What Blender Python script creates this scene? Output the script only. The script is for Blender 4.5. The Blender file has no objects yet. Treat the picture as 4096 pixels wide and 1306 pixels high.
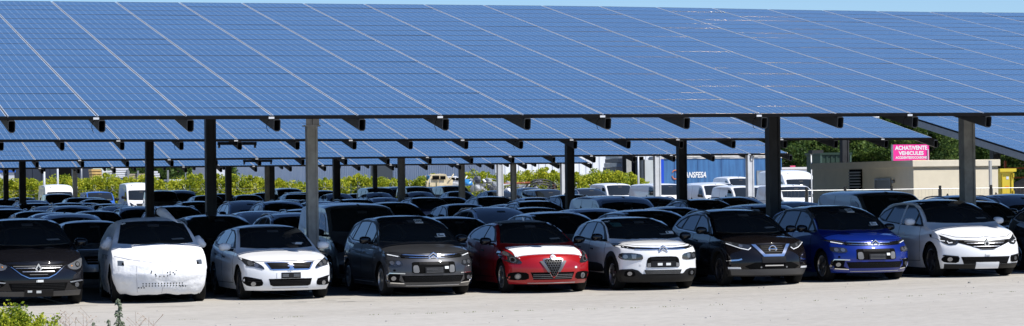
import bpy, bmesh, math, random
import numpy as np
from mathutils import Vector, Matrix, geometry
from mathutils.bvhtree import BVHTree
R = math.radians
rnd = random.Random(7)
sc = bpy.context.scene
COL = sc.collection

# ------------------------------------------------------------------ camera model
CF, CYAW, CPIT, CROLL, CH = 10659.2, 0.298011797, 0.0094255, 0.0124260, 2.1
_F = Vector((math.sin(CYAW)*math.cos(CPIT), math.cos(CYAW)*math.cos(CPIT), math.sin(CPIT)))
_Rt = Vector((math.cos(CYAW), -math.sin(CYAW), 0))
_U = _Rt.cross(_F)
_X = _Rt*math.cos(CROLL) - _U*math.sin(CROLL)
_Y = _Rt*math.sin(CROLL) + _U*math.cos(CROLL)
cam = bpy.data.cameras.new('camera'); co = bpy.data.objects.new('camera', cam); COL.objects.link(co)
m3 = Matrix((_X, _Y, -_F)).transposed()
co.matrix_world = Matrix.Translation((0, 0, CH)) @ m3.to_4x4()
cam.sensor_width = 36; cam.lens = CF/4096*36; cam.clip_start = 0.5; cam.clip_end = 8000
sc.camera = co
def at(px, py, Y):
    """world point on the plane y=Y behind pixel (px,py) of the 4096 wide photo"""
    d = _X*((px-2048)/CF) + _Y*((653-py)/CF) + _F
    k = Y/d.y
    return Vector((d.x*k, Y, CH+d.z*k))
def xat(px, Y): return at(px, 740, Y).x
def ss(t):
    t = min(1, max(0, t)); return t*t*(3-2*t)
def G(x, y):
    return -.04 + .12*ss((x-(y-52)*.3-18)/9) + .36*min(1.0, max(0.0, (y-56)/70))

# ------------------------------------------------------------------ materials
MATS = {}
def new_mat(name):
    m = bpy.data.materials.new(name); m.use_nodes = True
    return m, m.node_tree, m.node_tree.nodes['Principled BSDF']
def mat(name, col, rough=.5, metal=0, coat=0, spec=.5, noise=0, nscale=8, bump=0, trans=0):
    if name in MATS: return MATS[name]
    m, nt, b = new_mat(name)
    b.inputs['Base Color'].default_value = (*col, 1)
    b.inputs['Roughness'].default_value = rough; b.inputs['Metallic'].default_value = metal
    b.inputs['Coat Weight'].default_value = coat; b.inputs['Coat Roughness'].default_value = .04
    b.inputs['Specular IOR Level'].default_value = spec
    if noise or bump:
        tc = nt.nodes.new('ShaderNodeTexCoord'); nz = nt.nodes.new('ShaderNodeTexNoise')
        nz.inputs['Scale'].default_value = nscale; nz.inputs['Detail'].default_value = 5
        nt.links.new(tc.outputs['Object'], nz.inputs['Vector'])
        if noise:
            mr = nt.nodes.new('ShaderNodeMapRange'); mr.inputs['From Min'].default_value = .25; mr.inputs['From Max'].default_value = .75
            mr.inputs['To Min'].default_value = 1-noise; mr.inputs['To Max'].default_value = 1+noise
            vm = nt.nodes.new('ShaderNodeVectorMath'); vm.operation = 'SCALE'; vm.inputs[0].default_value = col
            nt.links.new(nz.outputs['Fac'], mr.inputs['Value']); nt.links.new(mr.outputs[0], vm.inputs['Scale'])
            nt.links.new(vm.outputs[0], b.inputs['Base Color'])
        if bump:
            bp = nt.nodes.new('ShaderNodeBump'); bp.inputs['Strength'].default_value = .6; bp.inputs['Distance'].default_value = bump
            nt.links.new(nz.outputs['Fac'], bp.inputs['Height']); nt.links.new(bp.outputs[0], b.inputs['Normal'])
    MATS[name] = m
    return m
def paint(name, col, metal=.35, rough=.32):
    """car paint: flakes and a little road dust under a clear coat"""
    if name in MATS: return MATS[name]
    m = mat(name, col, rough+.1, metal, coat=.8, spec=.04 if metal < .15 else .2, noise=.04, nscale=3)
    b = m.node_tree.nodes['Principled BSDF']; nt = m.node_tree
    n2 = nt.nodes.new('ShaderNodeTexNoise'); n2.inputs['Scale'].default_value = 5; n2.inputs['Detail'].default_value = 8
    mr = nt.nodes.new('ShaderNodeMapRange'); mr.inputs['To Min'].default_value = .01; mr.inputs['To Max'].default_value = .06
    tc = [n for n in nt.nodes if n.bl_idname == 'ShaderNodeTexCoord'][0]
    nt.links.new(tc.outputs['Object'], n2.inputs['Vector']); nt.links.new(n2.outputs['Fac'], mr.inputs['Value'])
    nt.links.new(mr.outputs[0], b.inputs['Coat Roughness'])
    return m
P_black = paint('paint_black', (.006, .006, .008), 0, .3)
P_white = paint('paint_white', (.80, .81, .82), 0, .4)
P_grey = paint('paint_dark_grey', (.060, .062, .068), .6, .35)
P_red = paint('paint_red', (.36, .006, .010), .15, .3)
P_blue = paint('paint_blue', (.004, .022, .21), .30, .3)
P_brown = paint('paint_black_brown', (.006, .0048, .0052), .1, .3)
P_navy = paint('paint_navy', (.012, .022, .06), .4)
P_silver = paint('paint_silver', (.33, .34, .36), .6)
P_mid = paint('paint_mid_grey', (.16, .165, .175), .5)
P_tan = paint('paint_taupe', (.14, .115, .095), .4)
P_steel = paint('paint_steel_blue', (.05, .09, .17), .5)
P_vblue = paint('paint_van_blue', (.04, .13, .48), .1)
GLASS = mat('car_glass', (.016, .020, .023), .05, 0, spec=.7)
GLASS_B = mat('side_glass', (.004, .014, .020), .04, 0, spec=.55)
TRIM = mat('black_trim', (.010, .010, .011), .5, noise=.2, spec=.22)
PITCH = mat('black_recess', (.003, .003, .003), .8, spec=.08)
CHROME = mat('chrome', (.82, .83, .85), .13, 1)
SILV = mat('silver_trim', (.45, .46, .48), .3, .9)
RUBBER = mat('tyre_rubber', (.008, .008, .008), .75, noise=.3, nscale=20, spec=.15)
ALLOY = mat('alloy_rim', (.42, .43, .45), .3, .9)
DALLOY = mat('dark_rim', (.045, .045, .05), .35, .6)
LAMPG = mat('headlamp_glass', (.022, .024, .027), .06, 0, coat=1, spec=.6)
LAMPC = mat('headlamp_reflector', (.30, .31, .33), .25, .8)
LAMPB = mat('bright_reflector', (.62, .64, .67), .2, .85)
LAMPW = mat('lamp_white', (.8, .82, .84), .2, 0, coat=1)
PAPER = mat('white_paper', (.72, .74, .72), .7)
PAPERK = mat('paper_print', (.03, .04, .035), .7)
PLAST = mat('grey_plastic', (.16, .16, .16), .45, noise=.2)
AMBER = mat('amber', (.7, .25, .02), .3)
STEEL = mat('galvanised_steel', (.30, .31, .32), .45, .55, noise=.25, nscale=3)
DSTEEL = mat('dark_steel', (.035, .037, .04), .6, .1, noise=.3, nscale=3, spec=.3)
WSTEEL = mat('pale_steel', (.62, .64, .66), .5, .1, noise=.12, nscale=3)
CONC = mat('concrete', (.30, .30, .28), .8, noise=.22, nscale=6, bump=.01)
GUTTER = mat('gutter_black', (.005, .005, .006), .6, noise=.2, spec=.1)
ALU = mat('aluminium', (.80, .82, .84), .45, .25, noise=.08, nscale=2)

# ------------------------------------------------------------------ object helpers
def tag(o, label=None, cat=None, group=None, kind=None):
    if label: o['label'] = label
    if cat: o['category'] = cat
    if group: o['group'] = group
    if kind: o['kind'] = kind
    return o
def empty(name, loc=(0, 0, 0), rz=0, label=None, cat=None, group=None):
    o = bpy.data.objects.new(name, None); COL.objects.link(o)
    o.location = loc; o.rotation_euler = (0, 0, rz); o.empty_display_size = .2
    return tag(o, label, cat, group)
def obj(name, me, mats, parent=None, smooth=False, loc=(0, 0, 0)):
    if not isinstance(me, bpy.types.Mesh):
        bm = me; me = bpy.data.meshes.new(name); bm.normal_update(); bm.to_mesh(me); bm.free()
    if smooth: me.polygons.foreach_set('use_smooth', [True]*len(me.polygons))
    if not isinstance(mats, (list, tuple)): mats = [mats]
    if len(me.materials) == 0:
        for k in mats: me.materials.append(k)
    o = bpy.data.objects.new(name, me); COL.objects.link(o); o.location = loc
    if parent: o.parent = parent
    return o
def mesh_np(name, verts, faces, mi=None, uvs=None):
    me = bpy.data.meshes.new(name); me.from_pydata([tuple(v) for v in verts], [], [tuple(f) for f in faces])
    if mi is not None: me.polygons.foreach_set('material_index', mi)
    if uvs is not None:
        l = me.uv_layers.new(name='UVMap'); l.data.foreach_set('uv', np.asarray(uvs, dtype=np.float32).ravel())
    me.update(); return me
def box(bm, x0, x1, y0, y1, z0, z1, mi=0, M=None, bev=0):
    vs = [bm.verts.new(p) for p in ((x0,y0,z0),(x1,y0,z0),(x1,y1,z0),(x0,y1,z0),(x0,y0,z1),(x1,y0,z1),(x1,y1,z1),(x0,y1,z1))]
    fs = [bm.faces.new([vs[i] for i in f]) for f in ((3,2,1,0),(4,5,6,7),(0,1,5,4),(1,2,6,5),(2,3,7,6),(3,0,4,7))]
    for f in fs: f.material_index = mi
    if bev:
        r = bmesh.ops.bevel(bm, geom=list({e for f in fs for e in f.edges}), offset=bev, segments=2, affect='EDGES')
        vs = list({v for f in r['faces'] for v in f.verts} | {v for v in vs if v.is_valid})
        for f in r['faces']: f.material_index = mi
    if M is not None: bmesh.ops.transform(bm, matrix=M, verts=[v for v in vs if v.is_valid])
    return vs
def BM(*boxes, bev=0):
    bm = bmesh.new()
    for b in boxes: box(bm, *b, bev=bev)
    return bm
def tube(bm, pts, r, n=6, mi=0, closed=False):
    pts = [Vector(p) for p in pts]; rings = []
    for i, p in enumerate(pts):
        a = pts[i-1] if (i or closed) else p; b = pts[(i+1) % len(pts)] if (i < len(pts)-1 or closed) else p
        t = (b-a).normalized(); up = Vector((0, 0, 1)) if abs(t.z) < .9 else Vector((1, 0, 0))
        s = t.cross(up).normalized(); u = s.cross(t)
        rr = r[i] if isinstance(r, (list, tuple)) else r
        rings.append([bm.verts.new(p+(s*math.cos(k*2*math.pi/n)+u*math.sin(k*2*math.pi/n))*rr) for k in range(n)])
    N = len(rings)
    for i in range(N if closed else N-1):
        A, B = rings[i], rings[(i+1) % N]
        for k in range(n):
            f = bm.faces.new((A[k], A[(k+1) % n], B[(k+1) % n], B[k])); f.material_index = mi
    if not closed:
        for rg, fl in ((rings[0], 0), (rings[-1], 1)):
            f = bm.faces.new(rg if fl else rg[::-1]); f.material_index = mi
def lathe(bm, prof, n=24, mi=0, axis='x'):
    """prof: list of (radius, axial)"""
    rings = []
    for r, a in prof:
        ring = []
        for k in range(n):
            t = 2*math.pi*k/n
            p = (a, r*math.cos(t), r*math.sin(t)) if axis == 'x' else (r*math.cos(t), r*math.sin(t), a)
            ring.append(bm.verts.new(p))
        rings.append(ring)
    for A, B in zip(rings, rings[1:]):
        for k in range(n):
            f = bm.faces.new((A[k], A[(k+1) % n], B[(k+1) % n], B[k])); f.material_index = mi
def ngon_prism(bm, poly, d0, d1, plane='xz', mi=0):
    """poly of 2D points extruded between two depths"""
    def P(a, b, d): return (a, d, b) if plane == 'xz' else ((d, a, b) if plane == 'yz' else (a, b, d))
    A = [bm.verts.new(P(a, b, d0)) for a, b in poly]; B = [bm.verts.new(P(a, b, d1)) for a, b in poly]
    n = len(poly)
    fs = [bm.faces.new(A), bm.faces.new(B[::-1])] + [bm.faces.new((A[i], B[i], B[(i+1) % n], A[(i+1) % n])) for i in range(n)]
    for f in fs: f.material_index = mi
    bmesh.ops.recalc_face_normals(bm, faces=fs)
def text2d(s, size=1.0, xs=1.0, bold=0.0, shear=0):
    cu = bpy.data.curves.new('t', 'FONT'); cu.body = s; cu.size = size; cu.align_x = 'CENTER'; cu.offset = bold; cu.shear = shear
    cu.resolution_u = 3
    o = bpy.data.objects.new('t', cu); COL.objects.link(o)
    bpy.context.view_layer.update()
    me = bpy.data.meshes.new_from_object(o.evaluated_get(bpy.context.evaluated_depsgraph_get()))
    V = [(v.co.x*xs, v.co.y) for v in me.vertices]; Fc = [tuple(p.vertices) for p in me.polygons]
    bpy.data.objects.remove(o); bpy.data.curves.remove(cu); bpy.data.meshes.remove(me)
    return V, Fc
def text_obj(name, s, size, M, m, parent, xs=1.0, bold=0.0, shear=0):
    V, Fc = text2d(s, size, xs, bold, shear)
    me = mesh_np(name, [M @ Vector((x, y, 0)) for x, y in V], Fc)
    return obj(name, me, m, parent)
def copy_tree(o, parent=None):
    c = o.copy(); COL.objects.link(c)
    if parent: c.parent = parent
    for ch in list(o.children): copy_tree(ch, c)
    return c

# ------------------------------------------------------------------ world and sun
SUN = Vector((.373, -.425, .825)).normalized()
w = bpy.data.worlds.new('World'); sc.world = w; w.use_nodes = True
wt = w.node_tree; bg = wt.nodes['Background']; sky = wt.nodes.new('ShaderNodeTexSky'); sky.sky_type = 'NISHITA'
sky.sun_disc = False; sky.sun_elevation = math.asin(SUN.z); sky.sun_rotation = math.atan2(SUN.x, SUN.y)
sky.air_density = 1.0; sky.dust_density = .05; sky.ozone_density = 4.0; sky.altitude = 50
tint = wt.nodes.new('ShaderNodeVectorMath'); tint.operation = 'MULTIPLY'; tint.inputs[1].default_value = (.80, .97, 1.24)
wt.links.new(sky.outputs[0], tint.inputs[0]); wt.links.new(tint.outputs[0], bg.inputs[0]); bg.inputs[1].default_value = .095
sl = bpy.data.lights.new('sun', 'SUN'); so = bpy.data.objects.new('sun', sl); COL.objects.link(so)
sl.energy = 5.0; sl.angle = R(.5); sl.color = (1, .955, .89)
so.rotation_euler = SUN.to_track_quat('Z', 'Y').to_euler(); so.location = (20, 20, 60)
vs = sc.view_settings; vs.view_transform = 'Standard'; vs.look = 'None'; vs.gamma = 1; vs.exposure = .2
sc.cycles.use_denoising = True; sc.cycles.max_bounces = 6; sc.cycles.diffuse_bounces = 3; sc.cycles.glossy_bounces = 4
sc.cycles.transparent_max_bounces = 8; sc.cycles.sample_clamp_indirect = 6

# ------------------------------------------------------------------ ground
def grid_mesh(xs, ys, zf):
    xs = list(xs); ys = list(ys); V = [(x, y, zf(x, y)) for y in ys for x in xs]; n = len(xs)
    F_ = [(j*n+i, j*n+i+1, (j+1)*n+i+1, (j+1)*n+i) for j in range(len(ys)-1) for i in range(n-1)]
    return V, F_
gx = [-3000, -800, -200, -60] + list(np.arange(-20, 130, 1.5)) + [150, 220, 500, 1200, 4000]
gy = [-600, -100, 0, 15, 30] + list(np.arange(35, 200, 1.5)) + [230, 300, 600, 1500, 5000]
V, F_ = grid_mesh(gx, gy, G)
m, nt, b = new_mat('asphalt'); b.inputs['Roughness'].default_value = .85; b.inputs['Specular IOR Level'].default_value = .25
tc = nt.nodes.new('ShaderNodeTexCoord')
def nz(scale, detail=6, sx=1, sy=1, rough=.6):
    mp = nt.nodes.new('ShaderNodeMapping'); mp.inputs['Scale'].default_value = (sx, sy, 1)
    n = nt.nodes.new('ShaderNodeTexNoise'); n.inputs['Scale'].default_value = scale; n.inputs['Detail'].default_value = detail; n.inputs['Roughness'].default_value = rough
    nt.links.new(tc.outputs['Object'], mp.inputs[0]); nt.links.new(mp.outputs[0], n.inputs['Vector']); return n
def ramp(src, stops):
    r = nt.nodes.new('ShaderNodeValToRGB'); nt.links.new(src, r.inputs[0])
    while len(r.color_ramp.elements) < len(stops): r.color_ramp.elements.new(.5)
    for e, (p, c) in zip(r.color_ramp.elements, stops): e.position = p; e.color = (*c, 1)
    return r
def mix(a, bb, fac, mode='MIX'):
    x = nt.nodes.new('ShaderNodeMix'); x.data_type = 'RGBA'; x.blend_type = mode
    nt.links.new(a, x.inputs[6]) if not isinstance(a, tuple) else x.inputs[6].__setattr__('default_value', (*a, 1))
    nt.links.new(bb, x.inputs[7]) if not isinstance(bb, tuple) else x.inputs[7].__setattr__('default_value', (*bb, 1))
    nt.links.new(fac, x.inputs[0]) if not isinstance(fac, float) else x.inputs[0].__setattr__('default_value', fac)
    return x.outputs[2]
base = ramp(nz(.12, 7, .35, 1.6).outputs['Fac'], [(.3, (.39, .362, .312)), (.5, (.435, .408, .358)), (.72, (.47, .443, .39))])
fine = ramp(nz(9, 4, .5, 1).outputs['Fac'], [(.3, (.82, .82, .82)), (.5, (1, 1, 1)), (.7, (1.12, 1.12, 1.12))])
c1 = mix(base.outputs[0], fine.outputs[0], .8, 'MULTIPLY')
sp = ramp(nz(22, 2, .6, 1).outputs['Fac'], [(.66, (1, 1, 1)), (.72, (.6, .58, .55))])
c2 = mix(c1, sp.outputs[0], .45, 'MULTIPLY')
st = ramp(nz(.35, 5, .25, 3.5, .7).outputs['Fac'], [(.60, (1, 1, 1)), (.68, (.78, .76, .74))])
c3 = mix(c2, st.outputs[0], .55, 'MULTIPLY')
nt.links.new(c3, b.inputs['Base Color'])
bp = nt.nodes.new('ShaderNodeBump'); bp.inputs['Strength'].default_value = .5; bp.inputs['Distance'].default_value = .02
nt.links.new(nz(30, 5).outputs['Fac'], bp.inputs['Height']); nt.links.new(bp.outputs[0], b.inputs['Normal'])
MATS['asphalt'] = m
tag(obj('ground', mesh_np('ground', V, F_), m), kind='structure')
WLINE = mat('road_paint', (.72, .72, .70), .7, noise=.18, nscale=5)
CRACK = mat('crack_tar', (.11, .105, .10), .8, noise=.2)
def strip(bm, pts, wd, dz=.004):
    prev = None
    for i, (x, y) in enumerate(pts):
        a = pts[max(0, i-1)]; c = pts[min(len(pts)-1, i+1)]; t = Vector((c[0]-a[0], c[1]-a[1], 0)).normalized(); nrm = Vector((-t.y, t.x, 0))*wd*(.5 if not callable(wd) else 1)
        q = [bm.verts.new((x+nrm.x*s, y+nrm.y*s, G(x+nrm.x*s, y+nrm.y*s)+dz)) for s in (-1, 1)]
        if prev: bm.faces.new((prev[0], q[0], q[1], prev[1]))
        prev = q
SHADEA = mat('shade_dark_asphalt', (.085, .083, .080), .9, noise=.25, nscale=1.5, spec=.15)  # asphalt sheet added under the canopies, coloured darker to deepen their shade
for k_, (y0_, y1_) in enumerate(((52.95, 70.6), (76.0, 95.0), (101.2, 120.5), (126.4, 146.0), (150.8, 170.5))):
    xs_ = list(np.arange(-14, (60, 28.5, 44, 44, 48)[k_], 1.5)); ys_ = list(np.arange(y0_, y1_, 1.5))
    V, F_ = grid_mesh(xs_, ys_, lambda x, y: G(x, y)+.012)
    tag(obj('parking_shade_sheet', mesh_np('parking_shade_sheet', V, F_), SHADEA), kind='structure')
bm = bmesh.new()
for x in np.arange(-12, 60, 2.35):
    strip(bm, [(x, y) for y in np.arange(51.9, 70.1, 1.3)], .11, .018)
for y in (52.75,):
    strip(bm, [(x, y+.02*math.sin(x)) for x in np.arange(-14, 60, 1)], .10, .008)
tag(obj('parking_lines', bm, WLINE), kind='structure')
bm = bmesh.new()
for (x0, x1, y, k) in ((8, 30, 49.6, .2), (4, 15, 50.6, .1), (14, 34, 47.0, .3), (18, 28, 50.4, .15), (1, 8, 48, .1), (22, 34, 44.5, .3)):
    ph = rnd.random()*6
    strip(bm, [(x, y+k*math.sin(x*.7+ph)+.06*rnd.uniform(-1, 1)) for x in np.arange(x0, x1, .25)], .018)
for k in range(9):
    x = rnd.uniform(5, 30); y = rnd.uniform(49.5, 51.6)
    strip(bm, [(x+j*.15, y+.02*rnd.uniform(-1, 1)) for j in range(rnd.randint(3, 7))], .05, .006)
tag(obj('road_cracks', bm, CRACK), kind='structure')

# ------------------------------------------------------------------ solar canopies
m, nt, b = new_mat('solar_cells')
tc = nt.nodes.new('ShaderNodeTexCoord'); sep = nt.nodes.new('ShaderNodeSeparateXYZ'); nt.links.new(tc.outputs['UV'], sep.inputs[0])
def mth(op, a, bb=None, c=None):
    n = nt.nodes.new('ShaderNodeMath'); n.operation = op
    for i, v in enumerate((a, bb, c)):
        if v is None: continue
        if isinstance(v, (int, float)): n.inputs[i].default_value = v
        else: nt.links.new(v, n.inputs[i])
    return n.outputs[0]
def line(coord, cells, half):
    fr = mth('FRACT', mth('MULTIPLY', coord, cells)); d = mth('ABSOLUTE', mth('SUBTRACT', fr, .5))
    return mth('GREATER_THAN', d, .5-half)
# UV x: 10 cells along the long side, y: 6 cells up the slope, margins handled by geometry scale
uu = mth('DIVIDE', mth('SUBTRACT', sep.outputs[0], .0022), .9956); vv = mth('DIVIDE', mth('SUBTRACT', sep.outputs[1], .006), .988)
cellgap = mth('MAXIMUM', line(uu, 10, .018), line(vv, 6, .018))
inm = mth('MULTIPLY', mth('MULTIPLY', mth('GREATER_THAN', uu, 0), mth('LESS_THAN', uu, 1)), mth('MULTIPLY', mth('GREATER_THAN', vv, 0), mth('LESS_THAN', vv, 1)))
bus = line(mth('ADD', mth('MULTIPLY', vv, 3), 0), 6, .030)
info = nt.nodes.new('ShaderNodeNewGeometry')
wn = nt.nodes.new('ShaderNodeTexVoronoi'); mp = nt.nodes.new('ShaderNodeMapping'); mp.inputs['Scale'].default_value = (10, 6, 1)
nt.links.new(tc.outputs['UV'], mp.inputs[0]); nt.links.new(mp.outputs[0], wn.inputs['Vector']); wn.inputs['Scale'].default_value = 3
cr = ramp(wn.outputs['Color'], [(0, (.013, .062, .14)), (1, (.022, .088, .19))])
isl = ramp(info.outputs['Random Per Island'], [(0, (.88, .88, .9)), (1, (1.1, 1.1, 1.1))])
cc = mix(cr.outputs[0], isl.outputs[0], 1.0, 'MULTIPLY')
cc = mix(cc, (.16, .25, .33), bus)
cc = mix(cc, (.56, .64, .70), cellgap)
cc = mix((.68, .70, .72), cc, inm)
nt.links.new(cc, b.inputs['Base Color'])
b.inputs['Roughness'].default_value = .22; b.inputs['Coat Weight'].default_value = .6; b.inputs['Coat Roughness'].default_value = .08; b.inputs['Specular IOR Level'].default_value = .5
CELLS = m
FRAME = mat('panel_frame', (.62, .65, .69), .5, .1)
FRAMED = mat('panel_frame_dark', (.10, .105, .11), .32, .8)
BACK = mat('panel_back', (.010, .010, .011), .8, spec=.1)
EDGE = mat('panel_edge', (.032, .024, .018), .12, 1)
PW, PD = 1.662, 1.0075
def panel_geo(T):
    """panel: frame, cell glass and dark back; T maps local (x,y,z) to a vector"""
    f, hh = .008, .02
    V = [T(*p) for p in ((0,0,0),(PW,0,0),(PW,PD,0),(0,PD,0),(0,0,hh*2),(PW,0,hh*2),(PW,PD,hh*2),(0,PD,hh*2),
        (f,f,hh*2),(PW-f,f,hh*2),(PW-f,PD-f,hh*2),(f,PD-f,hh*2),(f,f,hh*2-.003),(PW-f,f,hh*2-.003),(PW-f,PD-f,hh*2-.003),(f,PD-f,hh*2-.003))]
    Fc = [(3,2,1,0),(0,1,5,4),(1,2,6,5),(2,3,7,6),(3,0,4,7),(4,5,9,8),(5,6,10,9),(6,7,11,10),(7,4,8,11),(12,13,14,15),(8,9,13,12),(9,10,14,13),(10,11,15,14),(11,8,12,15)]
    mi = [2,3,1,3,1,3,1,3,1,0,3,1,3,1]
    n0 = len(V); e = .004; nn = 4
    for k in range(nn+1):
        a = math.pi/2*k/nn
        for xx in (0, PW): V.append(T(xx, -.002+e*(1-math.cos(a)), hh*2-e+.001+e*math.sin(a)))
    for k in range(nn): Fc.append((n0+2*k, n0+2*k+1, n0+2*k+3, n0+2*k+2)); mi.append(4)
    UV = []
    for f_ in Fc: UV += [(0,0),(1,0),(1,1),(0,1)]
    return V, Fc, mi, UV
V, Fc, mi, UV = panel_geo(lambda x, y, z: (x, y, z))
PANEL = mesh_np('solar_panel', V, Fc, mi, UV)
for k in (CELLS, FRAME, BACK, FRAMED, EDGE): PANEL.materials.append(k)
PANEL.polygons.foreach_set('use_smooth', [q == 4 for q in mi])
def oct_ring(wd, h, c):
    x, z = wd/2, h/2
    return [(-x, -z+c), (-x+c, -z), (x-c, -z), (x, -z+c), (x, z-c*.5), (x-c*.5, z), (-x+c*.5, z), (-x, z-c*.5)]
def beam_mesh(L):
    bm = bmesh.new(); o = oct_ring(.135, .235, .035); q = oct_ring(.115, .215, .03)
    R0 = [[bm.verts.new((x, y, z)) for x, z in rg] for rg, y in ((o, 0), (o, L), (q, 0), (q, .5))]
    n = 8
    for A, B in ((R0[0], R0[1]), (R0[2], R0[0]), (R0[3], R0[2])):
        for k in range(n): bm.faces.new((A[k], A[(k+1) % n], B[(k+1) % n], B[k]))
    bm.faces.new(R0[1]); f = bm.faces.new(R0[3]); f.material_index = 1
    box(bm, -.115, .05, .12, L, .118, .124, 1)
    bmesh.ops.recalc_face_normals(bm, faces=bm.faces)
    me = bpy.data.meshes.new('beam'); bm.to_mesh(me); bm.free(); me.materials.append(DSTEEL); me.materials.append(PITCH); return me
BEAM = beam_mesh(20.2)
def canopy(label, X0, Y0, H0, tilt, i0, i1, near, cols, ry=0, kink=None, rail=None, stickers=1, brackets=(), caps=(), cables=()):
    """bays i0..i1 of 1.7 m; 20 panels up the slope; near = (first bay, last bay, rows) made of single panels"""
    ct, st_ = math.cos(tilt), math.sin(tilt)
    root = empty('solar_canopy', (X0, Y0, 0), 0, label, 'solar canopy'); root.rotation_euler = (0, ry, 0)
    def kz(x): return kink(x) if kink else 0.0
    def T(x, t, z=0): return Vector((x, t*ct-z*st_, H0+t*st_+z*ct+kz(x)*(t/20.2)))
    V_, F2, M_, U_ = [], [], [], []
    n_single = 0
    for i in range(i0, i1):
        for j in range(20):
            x = i*1.7+.019; t = .01+j*1.01
            jz = rnd.uniform(-.001, .001)
            if near[0] <= i < near[1] and j < near[2] and n_single < 100:
                p = bpy.data.objects.new('solar_panel', PANEL); COL.objects.link(p); p.parent = root
                p.location = T(x, t, jz); p.rotation_euler = (tilt+kz(x)/20.2+rnd.gauss(0, .0010), rnd.gauss(0, .0010), 0); n_single += 1
            else:
                j1, j2 = rnd.gauss(0, .0010), rnd.gauss(0, .0010); V, Fc, mi, UV = panel_geo(lambda a, bb, c: T(x+a, t+bb, c+jz+j1*bb+j2*a)); n = len(V_)
                V_ += V; F2 += [tuple(k+n for k in f) for f in Fc]; M_ += mi; U_ += UV
    rest = obj('solar_panels', mesh_np('solar_panels', V_, F2, M_, U_), [CELLS, FRAME, BACK, FRAMED, EDGE], root); rest.data.polygons.foreach_set('use_smooth', [q == 4 for q in M_]); rest['kind'] = 'stuff'
    xa, xb = i0*1.7, i1*1.7
    bm = bmesh.new(); box(bm, xa-.03, xb+.03, -.075, -.012, H0-.035, H0+.022); obj('gutter', bm, GUTTER, root)
    for i in range(i0, i1+1):
        x = i*1.7+.07
        bo = bpy.data.objects.new('beam', BEAM); COL.objects.link(bo); bo.parent = root
        bo.location = Vector((x, -.10, H0-.145-.1*st_)); bo.rotation_euler = (tilt+kz(x)/20.2, 0, 0)
        bo.scale.z = 1.0
        if stickers and i % 2 == 1:
            bm = BM((x-.16, x-.05, -.082, -.0765, H0-.030, H0+.010)); obj('label_plate', bm, WSTEEL, root)
    for yg in (4.2, 14.5):
        z = H0+yg*math.tan(tilt)-.29
        bm = BM((xa+.3, xb-.1, yg-.07, yg+.07, z-.30, z-.015)); obj('girder', bm, DSTEEL, root)
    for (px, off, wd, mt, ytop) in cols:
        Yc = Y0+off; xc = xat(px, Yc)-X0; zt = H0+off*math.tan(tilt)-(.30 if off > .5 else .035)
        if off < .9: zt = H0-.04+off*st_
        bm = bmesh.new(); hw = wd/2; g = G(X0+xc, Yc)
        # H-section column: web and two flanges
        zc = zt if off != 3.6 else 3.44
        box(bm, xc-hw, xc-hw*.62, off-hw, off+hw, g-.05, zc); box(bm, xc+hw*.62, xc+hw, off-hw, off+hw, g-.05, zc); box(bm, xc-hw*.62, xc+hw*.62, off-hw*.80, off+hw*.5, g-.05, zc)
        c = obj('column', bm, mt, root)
        bm = BM((xc-hw*1.5, xc+hw*1.5, off-hw*1.5, off+hw*1.5, g, g+.02)); obj('base_plate', bm, DSTEEL, c)
        if off == 3.6:
            bm = BM((xc-.16, xc+.16, off-.16, off+.16, zc, zc+.03), (xc-.14, xc+.14, off-.13, off-.11, zc+.03, zt+.2), (xc-.01, xc+.01, off-.2, off+.1, zc+.03, zt+.2))
            obj('cap', bm, STEEL, c)
    for i in brackets:
        x = i*1.7+.07; z = H0-.06
        bm = BM((x-.62, x+.52, .02, .08, z-.07, z+.02), (x-.60, x-.55, .0, .1, z-.16, z-.07), (x+.45, x+.50, .0, .1, z-.16, z-.07)); obj('bracket', bm, DSTEEL, root)
    for i in cables:
        x = i*1.7+.0; bm = bmesh.new()
        tube(bm, [(x-.02+.07*math.sin(a)*-1, .1+.02*a, H0-.04-.12*(1-math.cos(a))) for a in np.linspace(0, math.pi*.9, 9)], .006, 4); obj('cable', bm, GUTTER, root)
    if rail:
        bm = bmesh.new()
        for s, t0, z0, z1, xx in ((0, 0, -.36, -.03, xa-.05),):
            vs_ = [bm.verts.new(T(xx+dx, t, z)) for dx in (0, .06) for (t, z) in ((0, z0), (20.2, z0), (20.2, z1), (0, z1))]
            for f in ((0,1,2,3),(7,6,5,4),(0,4,5,1),(3,2,6,7),(0,3,7,4),(1,5,6,2)): bm.faces.new([vs_[k] for k in f])
        bmesh.ops.recalc_face_normals(bm, faces=bm.faces); obj('edge_rail', bm, mat('rail_grey', (.16, .18, .20), .5, .2, noise=.15), root)
        bm = bmesh.new()
        vs_ = [bm.verts.new(T(xa-.02+dx, t, z)) for dx in (0, .04) for (t, z) in ((0, -.03), (20.2, -.03), (20.2, .05), (0, .05))]
        for f in ((0,1,2,3),(7,6,5,4),(0,4,5,1),(3,2,6,7),(0,3,7,4),(1,5,6,2)): bm.faces.new([vs_[k] for k in f])
        bmesh.ops.recalc_face_normals(bm, faces=bm.faces); obj('edge_trim', bm, GUTTER, root)
    return root
TILT = .1797215
kink1 = lambda x: -.09*ss((x-16)/14)
canopy('nearest long solar panel canopy, filling the top above the front row of cars', 5.675, 50.916, 3.534, TILT, -8, 26, (-1, 14, 7),
    [(843, 10.35, .235, DSTEEL, 0), (1248, 3.6, .22, CONC, 0), (3093, 5.35, .27, DSTEEL, 0), (3870, 5.35, .285, CONC, 0), (-260, 10.35, .25, DSTEEL, 0), (4740, 10.35, .25, DSTEEL, 0)],
    kink=kink1, cables=(1, 3, 5, 7, 9, 11))
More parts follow.
